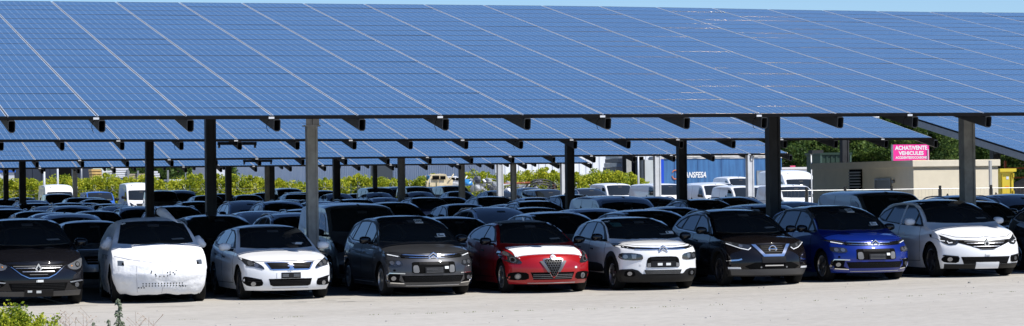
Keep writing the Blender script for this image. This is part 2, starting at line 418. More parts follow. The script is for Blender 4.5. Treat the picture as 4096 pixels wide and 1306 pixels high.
canopy('second solar canopy, its low edge just under the nearest one, ending over the beige cabin', 9.893, 75.92, 3.60, TILT, -8, 16, (-1, 16, 6),
    [(597, 4.95, .24, DSTEEL, 0), (2278, 4.95, .25, DSTEEL, 0), (2726, 4.95, .275, DSTEEL, 0), (3378, 10.0, .25, DSTEEL, 0)], ry=.0045, brackets=(3,), cables=(2, 8))
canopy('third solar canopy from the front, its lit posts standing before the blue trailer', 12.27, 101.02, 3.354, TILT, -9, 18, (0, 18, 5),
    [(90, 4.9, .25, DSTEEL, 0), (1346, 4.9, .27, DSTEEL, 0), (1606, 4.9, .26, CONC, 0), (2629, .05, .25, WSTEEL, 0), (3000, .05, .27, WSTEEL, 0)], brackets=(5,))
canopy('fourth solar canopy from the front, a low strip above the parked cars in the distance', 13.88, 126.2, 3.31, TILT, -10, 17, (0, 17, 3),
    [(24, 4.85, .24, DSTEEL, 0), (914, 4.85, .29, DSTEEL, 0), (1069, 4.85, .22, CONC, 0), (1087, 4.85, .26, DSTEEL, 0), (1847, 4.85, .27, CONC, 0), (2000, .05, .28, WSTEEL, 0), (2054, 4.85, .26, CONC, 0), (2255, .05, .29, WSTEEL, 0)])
canopy('farthest solar canopy, only its beam ends showing below the fourth one', 18.74, 150.7, 3.62, TILT, -10, 17, (8, 17, 2), [(300, 4.2, .25, WSTEEL, 0), (1500, 4.2, .25, DSTEEL, 0)], stickers=0)
canopy('separate solar canopy at the right edge with a grey sloping side rail', 62.9, 118.0, 3.42, R(9.5), 0, 20, (0, 6, 16), [(3982, 9, .42, DSTEEL, 0)], rail=1, stickers=0)

# ------------------------------------------------------------------ vehicles
def interp(tab, x):
    """smooth (monotone cubic) interpolation of a table"""
    n = len(tab)
    if x <= tab[0][0]: return tab[0][1]
    if x >= tab[-1][0]: return tab[-1][1]
    i = 0
    while tab[i+1][0] < x: i += 1
    def dl(k): return (tab[k+1][1]-tab[k][1])/(tab[k+1][0]-tab[k][0])
    def tn(k):
        if k == 0: return dl(0)
        if k == n-1: return dl(n-2)
        a, b_ = dl(k-1), dl(k)
        return 0 if a*b_ <= 0 else 2*a*b_/(a+b_)
    h = tab[i+1][0]-tab[i][0]; t = (x-tab[i][0])/h
    return (2*t**3-3*t**2+1)*tab[i][1]+(t**3-2*t**2+t)*h*tn(i)+(-2*t**3+3*t**2)*tab[i+1][1]+(t**3-t**2)*h*tn(i+1)
SIDE = [(0, .93), (.18, .975), (.34, 1.0), (.5, .992), (.68, 1.0), (.82, .985), (1.0, .945)]
def body_point(S, s, yt, h):
    L, W, H, zb = S['L'], S['W'], S['H'], S['zb']
    zt0 = interp(S['top'], yt); be = interp(S['belt'], yt)
    zt = zt0 - S.get('crown', .045)*s*s - .045*abs(s)**8
    zbe = min(be, zb+(zt0-zb)*.86)
    if h <= .62: z = zb+(min(zbe, zt)-zb)*h/.62
    else: z = min(zbe, zt)+(zt-min(zbe, zt))*(h-.62)/.38
    fb = (z-zb)/max(.2, be-zb)
    if z <= be: wd = W/2*interp(SIDE, fb)
    else: wd = W/2*(.945+(S['wr']-.945)*((z-be)/(H-be))**S.get('tum', 1.12))
    ef = math.exp(-yt/.30); er = math.exp(-(L-yt)/.35)
    wd *= 1-S.get('nf', .05)*ef-.05*er
    sh = interp(S['fz'], z)+S['plan']*abs(s)**S.get('pp', 2.6)
    rs = S.get('rplan', .28)*abs(s)**3+interp(S.get('rz', [(.2, .1), (.5, 0), (.8, .05), (1.2, .12)]), z)
    k = max(0, 1-yt/1.15)**2; kr = max(0, 1-(L-yt)/.9)**2
    y = yt+sh*k-rs*kr
    ws = S['ws']  # windshield: bow it backwards towards the pillars
    if ws[0] < yt < ws[1]+.3 and zt0 > be: y += .10*abs(s)**2*min(1, (yt-ws[0])/.15)*(1-ss((yt-ws[1])/.3))
    return Vector((s*wd, y, z))
def make_body(S, mats_):
    nx, nz = 22, 22
    ts = sorted(set([0, .02, .05, .09, .14, .2, .28, .37, .47, .58]+list(np.arange(.7, S['L']-.3, .085))+[S['L']-q for q in (.3, .2, .12, .06, .02, 0)]))
    ny = len(ts)-1
    hs = [k/nz for k in range(nz+1)]
    idx = {}; V = []
    def vid(i, j, k):
        key = (i, j, k)
        if key not in idx:
            s = math.sin((i/nx*2-1)*math.pi/2)*.35+(i/nx*2-1)*.65
            V.append(body_point(S, s, ts[j], hs[k])); idx[key] = len(V)-1
        return idx[key]
    Fc, MI = [], []
    zc = S.get('clad', 0)
    def face(a, b_, c, d, bottom=False):
        Fc.append((a, b_, c, d)); z = sum(V[q].z for q in (a, b_, c, d))/4
        MI.append(1 if bottom or z < zc else 0)
    for j in range(ny):
        for i in range(nx):
            face(vid(i, j, nz), vid(i+1, j, nz), vid(i+1, j+1, nz), vid(i, j+1, nz))
            face(vid(i, j, 0), vid(i, j+1, 0), vid(i+1, j+1, 0), vid(i+1, j, 0), True)
        for k in range(nz):
            face(vid(nx, j, k), vid(nx, j+1, k), vid(nx, j+1, k+1), vid(nx, j, k+1))
            face(vid(0, j, k), vid(0, j, k+1), vid(0, j+1, k+1), vid(0, j+1, k))
    for i in range(nx):
        for k in range(nz):
            face(vid(i, 0, k), vid(i+1, 0, k), vid(i+1, 0, k+1), vid(i, 0, k+1))
            face(vid(i, ny, k), vid(i, ny, k+1), vid(i+1, ny, k+1), vid(i+1, ny, k))
    me = mesh_np('body', V, Fc, MI)
    bvh = BVHTree.FromPolygons([tuple(v) for v in V], [t for a, b_, c, d in Fc for t in ((a, b_, c), (a, c, d))], epsilon=1e-5)
    for k in mats_: me.materials.append(k)
    # wheel arches
    bm = bmesh.new(); r = S['rw']+.055
    for y in S['axles']:
        for sd in (-1, 1):
            xo = sd*(S['W']/2+.1); xi = sd*(S['W']/2-.30)
            b2 = bmesh.new(); lathe(b2, [(r, min(xo, xi)), (r, max(xo, xi))], 30)
            bmesh.ops.holes_fill(b2, edges=b2.edges)
            for v in b2.verts: v.co += Vector((0, y, S['rw']))
            bmesh.ops.recalc_face_normals(b2, faces=b2.faces)
            for f in b2.faces: f.material_index = 1
            t = bpy.data.meshes.new('t'); b2.to_mesh(t); b2.free(); bm.from_mesh(t); bpy.data.meshes.remove(t)
    cm = bpy.data.meshes.new('cut'); bm.to_mesh(cm); bm.free()
    for k in mats_: cm.materials.append(k)
    oa = bpy.data.objects.new('a', me); ob = bpy.data.objects.new('b', cm); COL.objects.link(oa); COL.objects.link(ob)
    md = oa.modifiers.new('b', 'BOOLEAN'); md.object = ob; md.operation = 'DIFFERENCE'; md.solver = 'EXACT'; md.material_mode = 'INDEX'
    bpy.context.view_layer.update()
    out = bpy.data.meshes.new_from_object(oa.evaluated_get(bpy.context.evaluated_depsgraph_get()))
    bpy.data.objects.remove(oa); bpy.data.objects.remove(ob)
    out.name = 'body'
    out.polygons.foreach_set('use_smooth', [True]*len(out.polygons))
    try: out.set_sharp_from_angle(angle=R(38))
    except Exception: pass
    return out, bvh
def resample(poly, d, closed=True):
    out = []; n = len(poly)
    for i in range(n if closed else n-1):
        a, b_ = poly[i], poly[(i+1) % n]; l = math.hypot(b_[0]-a[0], b_[1]-a[1]); k = max(1, int(math.ceil(l/d)))
        for q in range(k): out.append((a[0]+(b_[0]-a[0])*q/k, a[1]+(b_[1]-a[1])*q/k))
    if not closed: out.append(poly[-1])
    return out
def round_poly(poly, it=2):
    for _ in range(it):
        q = []
        for i in range(len(poly)):
            a, b_ = poly[i], poly[(i+1) % len(poly)]
            q += [(a[0]*.8+b_[0]*.2, a[1]*.8+b_[1]*.2), (a[0]*.2+b_[0]*.8, a[1]*.2+b_[1]*.8)]
        poly = q
    return poly
def caster(bvh, view, halfw=0):
    def f(a, b_):
        if view == 'front': o, d = Vector((a, -2, b_)), Vector((0, 1, 0))
        elif view == 'top': o, d = Vector((a, b_, 5)), Vector((0, 0, -1))
        elif view == 'left': o, d = Vector((-3, a, b_)), Vector((1, 0, 0))
        elif view == 'right': o, d = Vector((3, a, b_)), Vector((-1, 0, 0))
        elif view == 'rear': o, d = Vector((a, 8, b_)), Vector((0, -1, 0))
        def shoot(o):
            best = (None, None, None, None)
            for u_, v_ in ((.0007, .0009), (-.0013, .0006), (.0011, -.0017), (-.0008, -.0011)):
                q_ = o+(Vector((u_, 0, v_)) if view in ('front', 'rear') else Vector((0, u_, v_)) if view in ('left', 'right') else Vector((u_, v_, 0)))
                r_ = bvh.ray_cast(q_, d)
                if r_[0] is not None and (best[0] is None or r_[3] < best[3]-.004): best = r_
            return best
        h, n, i, ds = shoot(o)
        if view in ('left', 'right') and halfw:
            for _ in range(25):
                if h is not None and abs(h.x) > halfw*.60: break
                o.z -= .015; h, n, i, ds = shoot(o)
        if view == 'front' and halfw and b_ < 1.0 and (h is None or h.y > 1.25):
            for _ in range(30):
                o.x *= .985; h, n, i, ds = shoot(o)
                if h is not None and h.y < 1.25: break
        if view == 'front' and h is None:
            for _ in range(25):
                o.z -= .008; h, n, i, ds = shoot(o)
                if h is not None: break
        for dx_, dz_ in ((.003, .002), (-.003, .002), (.004, -.003), (-.004, -.003)):
            if h is not None: break
            q_ = o+(Vector((dx_, 0, dz_)) if view in ('front', 'rear') else Vector((0, dx_, dz_)) if view in ('left', 'right') else Vector((dx_, dz_, 0)))
            h, n, i, ds = bvh.ray_cast(q_, d)
        if h is None:
            q = Vector((a, 0, b_)) if view in ('front', 'rear') else (Vector((0, a, b_)))
            if view == 'left': q = Vector((-1, a, b_))
            if view == 'right': q = Vector((1, a, b_))
            if view == 'top': q = Vector((a, b_, 1))
            h, n, i, ds = bvh.find_nearest(q)
        if n.dot(d) > 0: n = -n
        return h, n
    return f
def patch(C, name, poly, view, m, off=.005, d=.06, parent=None, rnd_=0, label=None):
    """thin shell following the body over a 2D outline seen from one side"""
    if rnd_: poly = round_poly(poly, rnd_)
    f = C['cast'][view]; B = resample(poly, d)
    area = sum(B[i][0]*B[(i+1) % len(B)][1]-B[(i+1) % len(B)][0]*B[i][1] for i in range(len(B)))
    if area < 0: B = B[::-1]
    xs = [p[0] for p in B]; ys = [p[1] for p in B]; I = []
    x = min(xs)+d*.5
    def inside(px, py):
        c = False; n = len(B)
        for i in range(n):
            x1, y1 = B[i]; x2, y2 = B[(i+1) % n]
            if (y1 > py) != (y2 > py) and px < (x2-x1)*(py-y1)/(y2-y1)+x1: c = not c
        return c
    while x < max(xs):
        y = min(ys)+d*.5
        while y < max(ys):
            if inside(x, y) and min((x-a)**2+(y-b_)**2 for a, b_ in B) > (d*.45)**2: I.append((x, y))
            y += d
        x += d
    nB = len(B)
    vo, _, fo, ov, _, _ = geometry.delaunay_2d_cdt([Vector(p) for p in B+I], [], [list(range(nB))], 1, 1e-6)
    P = [f(v.x, v.y) for v in vo]
    V = [p+n*off for p, n in P]
    Fc = [tuple(q) for q in fo]
    ec = {}
    for q in Fc:
        for k in range(len(q)):
            e = (q[k], q[(k+1) % len(q)]); ec[e] = 1
    base = len(V); V += [p-n*.006 for p, n in P]
    Fc += [(b_, a, a+base, b_+base) for (a, b_) in ec if (b_, a) not in ec]
    bm = bmesh.new(); bv = [bm.verts.new(v) for v in V]
    for q in Fc:
        try: bm.faces.new([bv[k] for k in q])
        except ValueError: pass
    bmesh.ops.delete(bm, geom=[v for v in bm.verts if not v.link_faces], context='VERTS')
    bm.normal_update()
    # make the normals face outwards
    tot = sum((bm.faces[i].normal.dot(P[0][1]) for i in range(0)), 0) if False else 0
    bm.faces.ensure_lookup_table()
    if bm.faces:
        q = bm.faces[0]; a_ = sum((v.co for v in q.verts), Vector())/len(q.verts)
        h, n = f(vo[fo[0][0]].x, vo[fo[0][0]].y)
        if q.normal.dot(n) < 0: bmesh.ops.reverse_faces(bm, faces=bm.faces)
    o = obj(name, bm, m, parent or C['root'])
    me = o.data; me.polygons.foreach_set('use_smooth', [True]*len(me.polygons))
    try: me.set_sharp_from_angle(angle=R(40))
    except Exception: pass
    if label: o['label'] = label
    return o
def ribbon(C, name, pts, view, m, wd=.02, off=.009, parent=None, d=.07):
    """narrow trim following the body along a 2D path"""
    f = C['cast'][view]; pts = resample(pts, d, False); bm = bmesh.new(); prev = None
    for i, p in enumerate(pts):
        a = Vector(pts[max(0, i-1)]); c = Vector(pts[min(len(pts)-1, i+1)]); t = (c-a).normalized(); nn = Vector((-t.y, t.x))*wd/2
        row = []
        for s, o_ in ((-1, -.004), (-1, off), (1, off), (1, -.004)):
            q = Vector(p)+nn*s; h, n = f(q.x, q.y); row.append(bm.verts.new(h+n*o_))
        if prev:
            for k in range(3): bm.faces.new((prev[k], row[k], row[k+1], prev[k+1]))
        prev = row
    bmesh.ops.recalc_face_normals(bm, faces=bm.faces)
    return obj(name, bm, m, parent or C['root'])
def join_ribbons(C, name, paths, view, m, wd=.015, off=.009, parent=None):
    f = C['cast'][view]; bm = bmesh.new()
    for pts in paths:
        pts = resample(pts, .08, False); prev = None
        for i, p in enumerate(pts):
            a = Vector(pts[max(0, i-1)]); c = Vector(pts[min(len(pts)-1, i+1)]); t = (c-a).normalized(); nn = Vector((-t.y, t.x))*wd/2
            row = []
            for s, o_ in ((-1, -.004), (-1, off), (1, off), (1, -.004)):
                q = Vector(p)+nn*s; h, n = f(q.x, q.y); row.append(bm.verts.new(h+n*o_))
            if prev:
                for k in range(3): bm.faces.new((prev[k], row[k], row[k+1], prev[k+1]))
            prev = row
    bmesh.ops.recalc_face_normals(bm, faces=bm.faces)
    return obj(name, bm, m, parent or C['root'])
def mir(p): return [(-a, b_) for a, b_ in p]
TY, RIM = {}, {}
def wheel_mesh(r, kind, spokes=5):
    key = (round(r, 3), kind, spokes)
    if key not in TY:
        bm = bmesh.new(); lathe(bm, [(r*.66, -.095), (r*.72, -.105), (r*.90, -.108), (r*.97, -.092), (r, -.06), (r, .06), (r*.97, .092), (r*.90, .108), (r*.72, .105), (r*.66, .095)], 36)
        lathe(bm, [(r*.66, .095), (r*.66, -.095)], 36)
        bmesh.ops.recalc_face_normals(bm, faces=bm.faces)
        me = bpy.data.meshes.new('tyre'); bm.to_mesh(me); bm.free(); me.materials.append(RUBBER)
        me.polygons.foreach_set('use_smooth', [True]*len(me.polygons)); me.set_sharp_from_angle(angle=R(40)); TY[key] = me
        bm = bmesh.new()      # rim: outer lip, spokes, hub; outer face towards -x
        lathe(bm, [(r*.67, -.095), (r*.685, -.1), (r*.64, -.104), (r*.60, -.085), (r*.58, -.02)], 32)
        lathe(bm, [(r*.60, -.015), (.001, -.012)], 24, 1)
        n = spokes
        for k in range(n):
            a = 2*math.pi*k/n+.3; ca, sa = math.cos(a), math.sin(a); tx, ty = -sa, ca
            for dv, w0, w1 in (((0, .055, .035),) if kind != 'twin' else ((-.16, .028, .02), (.16, .028, .02))):
                a2 = a+dv; cb, sb = math.cos(a2), math.sin(a2)
                q = [(-.082, r*.10, w0), (-.095, r*.62, w1), (-.045, r*.62, w1), (-.03, r*.10, w0)]
                vs_ = []
                for x, rr, ww in q:
                    cc_, s_ = (ca, sa) if rr < r*.3 else (cb, sb)
                    for sg in (-1, 1): vs_.append(bm.verts.new((x, rr*cc_+tx*ww*sg, rr*s_+ty*ww*sg)))
                for f in ((0, 1, 3, 2), (2, 3, 5, 4), (4, 5, 7, 6), (6, 7, 1, 0), (0, 2, 4, 6), (1, 7, 5, 3)): bm.faces.new([vs_[z] for z in f])
        lathe(bm, [(.0005, -.092), (r*.12, -.092), (r*.16, -.08), (r*.16, -.02)], 16)
        bmesh.ops.recalc_face_normals(bm, faces=bm.faces)
        me = bpy.data.meshes.new('rim'); bm.to_mesh(me); bm.free(); RIM[key] = me
        me.materials.append(DALLOY if kind == 'dark' else ALLOY); me.materials.append(PITCH)
    return TY[key], RIM[key]
def add_wheels(C, kind='silver', spokes=5):
    S = C['S']; ty, rm = wheel_mesh(S['rw'], kind, spokes)
    for y in S['axles']:
        for sd in (-1, 1):
            e = bpy.data.objects.new('wheel', ty); COL.objects.link(e); e.parent = C['root']
            e.location = (sd*(S['W']/2-.135), y, S['rw']); e.rotation_euler = (rnd.uniform(0, 6), 0, 0 if sd < 0 else math.pi)
            q = bpy.data.objects.new('rim', rm); COL.objects.link(q); q.parent = e
def add_mirrors(C, y, z, m, x=None, sc_=1.0):
    S = C['S']
    x = x or (S['W']/2-.02)
    for sd in (-1, 1):
        bm = bmesh.new(); bmesh.ops.create_icosphere(bm, subdivisions=3, radius=1)
        for v in bm.verts:
            c = v.co; 
            fx = (abs(c.x)**.75)*(1 if c.x > 0 else -1)*.125; fz = (abs(c.z)**.75)*(1 if c.z > 0 else -1)*.078
            fy = c.y*.085
            if c.y > 0: fy *= .5
            v.co = Vector((sd*(x+.13*sc_+fx*sc_), y+fy+.04*abs(fx)*4*.2, z+fz*(1-.15*c.x*sd)*sc_))
        o = obj('mirror', bm, m, C['root'], True)
        bm = bmesh.new(); tube(bm, [(sd*(x-.06), y+.04, z-.07), (sd*(x+.06*sc_), y+.02, z-.06)], .03, 6)
        obj('mirror_arm', bm, TRIM, o)
def add_rails(C, y0, y1, zf, x, m=TRIM, lift=.045):
    f = C['cast']['top']
    for sd in (-1, 1):
        bm = bmesh.new(); pts = []
        for k in range(15):
            t = k/14; y = y0+(y1-y0)*t; h, n = f(sd*x, y)
            pts.append((sd*x, y, h.z+lift*min(1, 4*t, 4*(1-t))-.01))
        tube(bm, pts, .019, 6); obj('roof_rail', bm, m, C['root'], True)
def start(name, S, pm, label, cat, group=None):
    root = empty(name, (0, 0, 0), 0, label, cat, group)
    me, bvh = make_body(S, [pm, TRIM if S.get('clad') else PITCH])
    b_ = bpy.data.objects.new('body', me); COL.objects.link(b_); b_.parent = root
    return {'root': root, 'S': S, 'bvh': bvh, 'body': b_, 'cast': {v: caster(bvh, v, S['W']/2) for v in ('front', 'top', 'left', 'right', 'rear')}}
def both(C, name, poly, m, **k):
    patch(C, name, poly, 'front', m, **k); patch(C, name, mir(poly), 'front', m, **k)
def wipers(C, y, z):
    join_ribbons(C, 'wiper', [[(-.62, z), (-.05, z+.035)], [(-.02, z), (.55, z+.04)]], 'front', TRIM, .018, .016)
def disc(C, name, x, z, r, m, off=.008, view='front', n=14, parent=None):
    return patch(C, name, [(x+r*math.cos(2*math.pi*k/n), z+r*math.sin(2*math.pi*k/n)) for k in range(n)], view, m, off=off, d=.05, parent=parent)
def side_glass(C, wins, chrome=None, frame=None, m=None):
    for v in ('left', 'right'):
        if frame: patch(C, 'window_frame', frame, v, TRIM, off=.003, d=.09)
        for q in wins: patch(C, 'side_window', q, v, m or GLASS_B, off=.007, d=.09)
        if chrome: ribbon(C, 'window_trim', chrome, v, SILV, .022, .011)
def doors(C, lines, handles):
    for v in ('left', 'right'):
        join_ribbons(C, 'door_seam', lines, v, PITCH, .008, .0025)
        for (y, z) in handles: patch(C, 'door_handle', [(y, z), (y+.17, z+.008), (y+.17, z+.035), (y, z+.028)], v, C.get('hm') or TRIM, off=.022, d=.05)
def arch_trim(C, m=TRIM, wd=.07):
    S = C['S']; r = S['rw']+.055+wd/2-.006
    for v in ('left', 'right'):
        for y in S['axles']: join_ribbons(C, 'arch_trim', [[(y+r*math.cos(a), S['rw']+r*math.sin(a)) for a in np.linspace(-.2, math.pi+.2, 16)]], v, m, wd, .010)
def interior(C, z, sheets=True): pass

FZ = [(.15, .16), (.22, .06), (.35, .01), (.5, 0), (.62, .02), (.72, .07), (.82, .14), (.95, .2)]
def spec(L, W, H, top, belt, ws, axles, rw=.325, zb=.19, wr=.66, plan=.34, **k):
    return dict(L=L, W=W, H=H, top=top, belt=belt, ws=ws, axles=axles, rw=rw, zb=zb, wr=wr, plan=plan, fz=k.pop('fz', FZ), **k)
S_hatch = spec(4.25, 1.80, 1.46, [(0, .76), (.10, .81), (.4, .875), (.9, .945), (1.10, .985), (1.5, 1.21), (1.85, 1.385), (2.15, 1.445), (2.6, 1.46), (3.2, 1.43), (3.65, 1.36), (3.95, 1.15), (4.15, .93), (4.25, .80)],
    [(0, .80), (1.1, .90), (2.2, .94), (3.4, 1.0), (4.2, 1.02)], (1.1, 1.9), (.86, 3.48))
def win_hatch(C):
    fr = [(1.42, 1.0), (1.60, 1.10), (1.95, 1.27), (2.3, 1.355), (2.8, 1.375), (3.25, 1.345), (3.62, 1.24), (3.72, 1.12), (3.55, 1.06), (2.4, .985)]
    side_glass(C, [[(1.66, 1.02), (1.80, 1.14), (2.02, 1.25), (2.32, 1.325), (2.46, 1.335), (2.46, 1.02)], [(2.54, 1.03), (2.54, 1.337), (2.85, 1.345), (3.12, 1.325), (3.30, 1.22), (3.34, 1.07)], [(3.40, 1.09), (3.36, 1.22), (3.5, 1.2), (3.6, 1.12)]], frame=fr)
def windshield(C, zb_, zt, xb, xt, m=GLASS, parent=None):
    def up(x, z):
        for _ in range(40):
            if C['cast']['front'](x, z)[0].y > C['S']['ws'][0]+.015: break
            z += .008
        return (x, z+.004)
    pl = [(-xb, zb_), (-xb*.6, zb_-.022), (0, zb_-.03), (xb*.6, zb_-.022), (xb, zb_), (xt+.03, zt-.06), (xt-.02, zt), (xt*.5, zt+.015), (0, zt+.02), (-xt*.5, zt+.015), (-xt+.02, zt), (-xt-.03, zt-.06)]
    pl = [up(*q) for q in resample(pl[:5], .06, False)]+pl[5:]
    w_ = patch(C, 'windshield', pl, 'front', m, off=.012, d=.06)
    HINT = mat('seat_hint', (.035, .037, .04), .9); zz = zb_+(zt-zb_)*.36; hh_ = (zt-zb_)
    patch(C, 'inner_mirror', rect(-.11, .11, zt-hh_*.22, zt-hh_*.12), 'front', HINT, off=.015, d=.1, parent=w_)
    patch(C, 'dashboard_paper', [(xt*.55, zb_+.05), (xt*.95, zb_+.06), (xt*.88, zb_+.085), (xt*.5, zb_+.075)], 'front', mat('dash_paper', (.12, .13, .13), .8), off=.015, d=.1, parent=w_)
    return w_
def place(C, px, Yf, ztop=None, yaw=0):
    """stand the car so that the middle of its nose is behind photo column px"""
    x = xat(px, Yf); r = C['root']; r.location = (x, Yf, G(x, Yf+1.5)); r.rotation_euler = (0, 0, yaw)
    if ztop: r.scale = (1, 1, ztop/C['S']['H'])
def plate_labels(C, rects, m=PAPER, off=.03):
    for q in rects: patch(C, 'sticker', [(q[0], q[2]), (q[1], q[2]), (q[1], q[3]), (q[0], q[3])], 'front', m, off=off, d=.1)
def rect(x0, x1, z0, z1): return [(x0, z0), (x1, z0), (x1, z1), (x0, z1)]
def slats(C, name, xs, zs, m, wd=.012, off=.010, view='front'):
    return join_ribbons(C, name, [[(xs[0], z), (xs[1], z)] for z in zs], view, m, wd, off)
def flat_strokes(C, name, paths, y, wd, m, dep=.02):
    bm = bmesh.new()
    for pts in paths:
        prev = None
        for i, p in enumerate(pts):
            a = Vector(pts[max(0, i-1)]); c = Vector(pts[min(len(pts)-1, i+1)]); t = (c-a).normalized(); nn = Vector((-t.y, t.x))*wd/2
            row = [bm.verts.new((p[0]+nn.x*s_, d_, p[1]+nn.y*s_)) for s_, d_ in ((-1, y+dep), (-1, y+.004), (0, y), (1, y+.004), (1, y+dep))]
            if prev:
                for k in range(4): bm.faces.new((prev[k], row[k], row[k+1], prev[k+1]))
            prev = row
    bmesh.ops.recalc_face_normals(bm, faces=bm.faces)
    return obj(name, bm, m, C['root'])
def chevrons(C, x, z, s=1.0):
    y = C['cast']['front'](x, z-.05)[0].y-.03
    flat_strokes(C, 'emblem', [[(x-.085*s, z-.035*s), (x, z+.03*s), (x+.085*s, z-.035*s)], [(x-.085*s, z-.085*s), (x, z-.02*s), (x+.085*s, z-.085*s)]], y, .026*s, CHROME, .05)
def diamond(C, x, z, w_=.065, h_=.105):
    bm = bmesh.new(); h, n = C['cast']['front'](x, z); y = h.y-.03
    O = [(0, h_), (w_, 0), (0, -h_), (-w_, 0)]; k = .45
    ob = [bm.verts.new((x+a, y+.025, z+b_)) for a, b_ in O]; of = [bm.verts.new((x+a*.88, y, z+b_*.88)) for a, b_ in O]; inn = [bm.verts.new((x+a*k, y, z+b_*k)) for a, b_ in O]; ib = [bm.verts.new((x+a*k, y+.03, z+b_*k)) for a, b_ in O]
    for A, B in ((ob, of), (of, inn), (inn, ib)):
        for i in range(4): bm.faces.new((A[i], A[(i+1) % 4], B[(i+1) % 4], B[i]))
    bmesh.ops.recalc_face_normals(bm, faces=bm.faces)
    return obj('emblem', bm, CHROME, C['root'])
def livo(C, x, z, x2, z2):
    """white paper sheets behind the windshield"""
    o = patch(C, 'window_sheet', rect(x-.085, x+.085, z-.034, z+.034), 'front', PAPER, off=.020, d=.1)
    V, Fc = text2d('LIVO', .062, 1.25, .0015); f = C['cast']['front']
    me = mesh_np('lettering', [f(x+a, z-.022+b_)[0]+f(x+a, z+b_)[1]*.024 for a, b_ in V], Fc); obj('lettering', me, PAPERK, o)
    o = patch(C, 'window_sheet', rect(x2-.085, x2+.085, z2-.032, z2+.032), 'front', PAPER, off=.020, d=.1)
    join_ribbons(C, 'lettering', [[(x2-.07, z2+.014), (x2-.02, z2+.014)], [(x2-.07, z2-.012), (x2+.05, z2-.012)]], 'front', PAPERK, .014, .024, parent=o)
FY = 51.24   # bumper line of the front row
GF = 'cars parked nose out in the front row'

# -- white hatchback with the lion badge
C = start('parked_car', S_hatch, P_white, 'white hatchback with lion badge, third from left in the front row', 'car', GF)
windshield(C, 1.015, 1.385, .735, .60)
win_hatch(C); pass
patch(C, 'grille', [(-.50, .745), (-.40, .60), (-.34, .585), (.34, .585), (.40, .60), (.50, .745)], 'front', CHROME, off=.008)
patch(C, 'grille_mesh', [(-.45, .727), (-.375, .612), (.375, .612), (.45, .727)], 'front', PITCH, off=.014)
slats(C, 'grille_bar', (-.40, .40), (.64, .665, .69, .712), TRIM, .008, .018)
HL = [(-.50, .60), (-.56, .63), (-.74, .66), (-.84, .70), (-.88, .84), (-.78, .80), (-.62, .735), (-.52, .66)]
both(C, 'headlight', HL, LAMPG, off=.008, rnd_=1)
for sx in (-1, 1):
    disc(C, 'lamp_lens', sx*.745, .725, .045, LAMPC, .013); disc(C, 'lamp_lens', sx*.64, .685, .038, LAMPC, .013)
    ribbon(C, 'lamp_strip', [(sx*.53, .612), (sx*.68, .652), (sx*.82, .675)], 'front', LAMPC, .014, .013)
patch(C, 'plate_holder', rect(-.275, .275, .425, .545), 'front', P_white, off=.012)
o = patch(C, 'plate', rect(-.19, .19, .43, .54), 'front', TRIM, off=.022)
join_ribbons(C, 'plate_mark', [[(-.17+dx, z), (-.05+dx, z)] for dx in (0, .22) for z in (.465, .485, .505)], 'front', SILV, .006, .026, parent=o)
patch(C, 'lower_grille', [(-.43, .42), (-.40, .30), (-.34, .275), (.34, .275), (.40, .30), (.43, .42)], 'front', PITCH, off=.006)
slats(C, 'grille_bar', (-.39, .39), (.30, .325, .35, .375), TRIM, .010, .012)
both(C, 'fog_recess', [(-.55, .28), (-.80, .275), (-.88, .36), (-.87, .47), (-.78, .46), (-.56, .41), (-.53, .34)], PITCH, off=.006, rnd_=1)
for sx in (-1, 1):
    disc(C, 'fog_lamp', sx*.70, .325, .043, LAMPC, .012)
    join_ribbons(C, 'recess_bar', [[(sx*.56, z), (sx*.80, z+.01)] for z in (.37, .41)], 'front', TRIM, .010, .012)
slats(C, 'lip_trim', (-.36, .36), (.235,), SILV, .010, .008)
# lion badge as a small silver figure
lion = [(-.01, -.065), (.02, -.06), (.015, -.03), (.035, -.045), (.055, -.04), (.04, -.015), (.03, .0), (.06, .005), (.055, .02), (.03, .022), (.045, .045), (.03, .062), (.005, .068), (-.015, .055), (-.04, .05), (-.055, .035), (-.03, .03), (-.02, .015), (-.05, .01), (-.055, -.005), (-.025, -.008), (-.02, -.025), (-.045, -.05), (-.03, -.065), (-.005, -.035)]
patch(C, 'emblem', [(x*1.15, z*1.15+.655) for x, z in lion], 'front', CHROME, off=.03, d=.03)
join_ribbons(C, 'hood_seam', [[(-.70, .77), (-.52, .765), (0, .77), (.52, .765), (.70, .77)]], 'front', PITCH, .008, .003)
doors(C, [[(1.38, .32), (1.36, .7), (1.40, .98)], [(2.5, .30), (2.52, 1.0)], [(3.22, .55), (3.42, .95)], [(1.38, .32), (3.1, .30)]], [(2.22, .80), (3.12, .84)])
add_mirrors(C, 1.55, 1.035, P_white); add_wheels(C, 'dark'); place(C, 1160, FY)
livo_sheet = patch(C, 'window_sheet', [(.36, 1.06), (.50, 1.05), (.54, 1.085), (.40, 1.095)], 'front', PAPER, off=.018, d=.1)

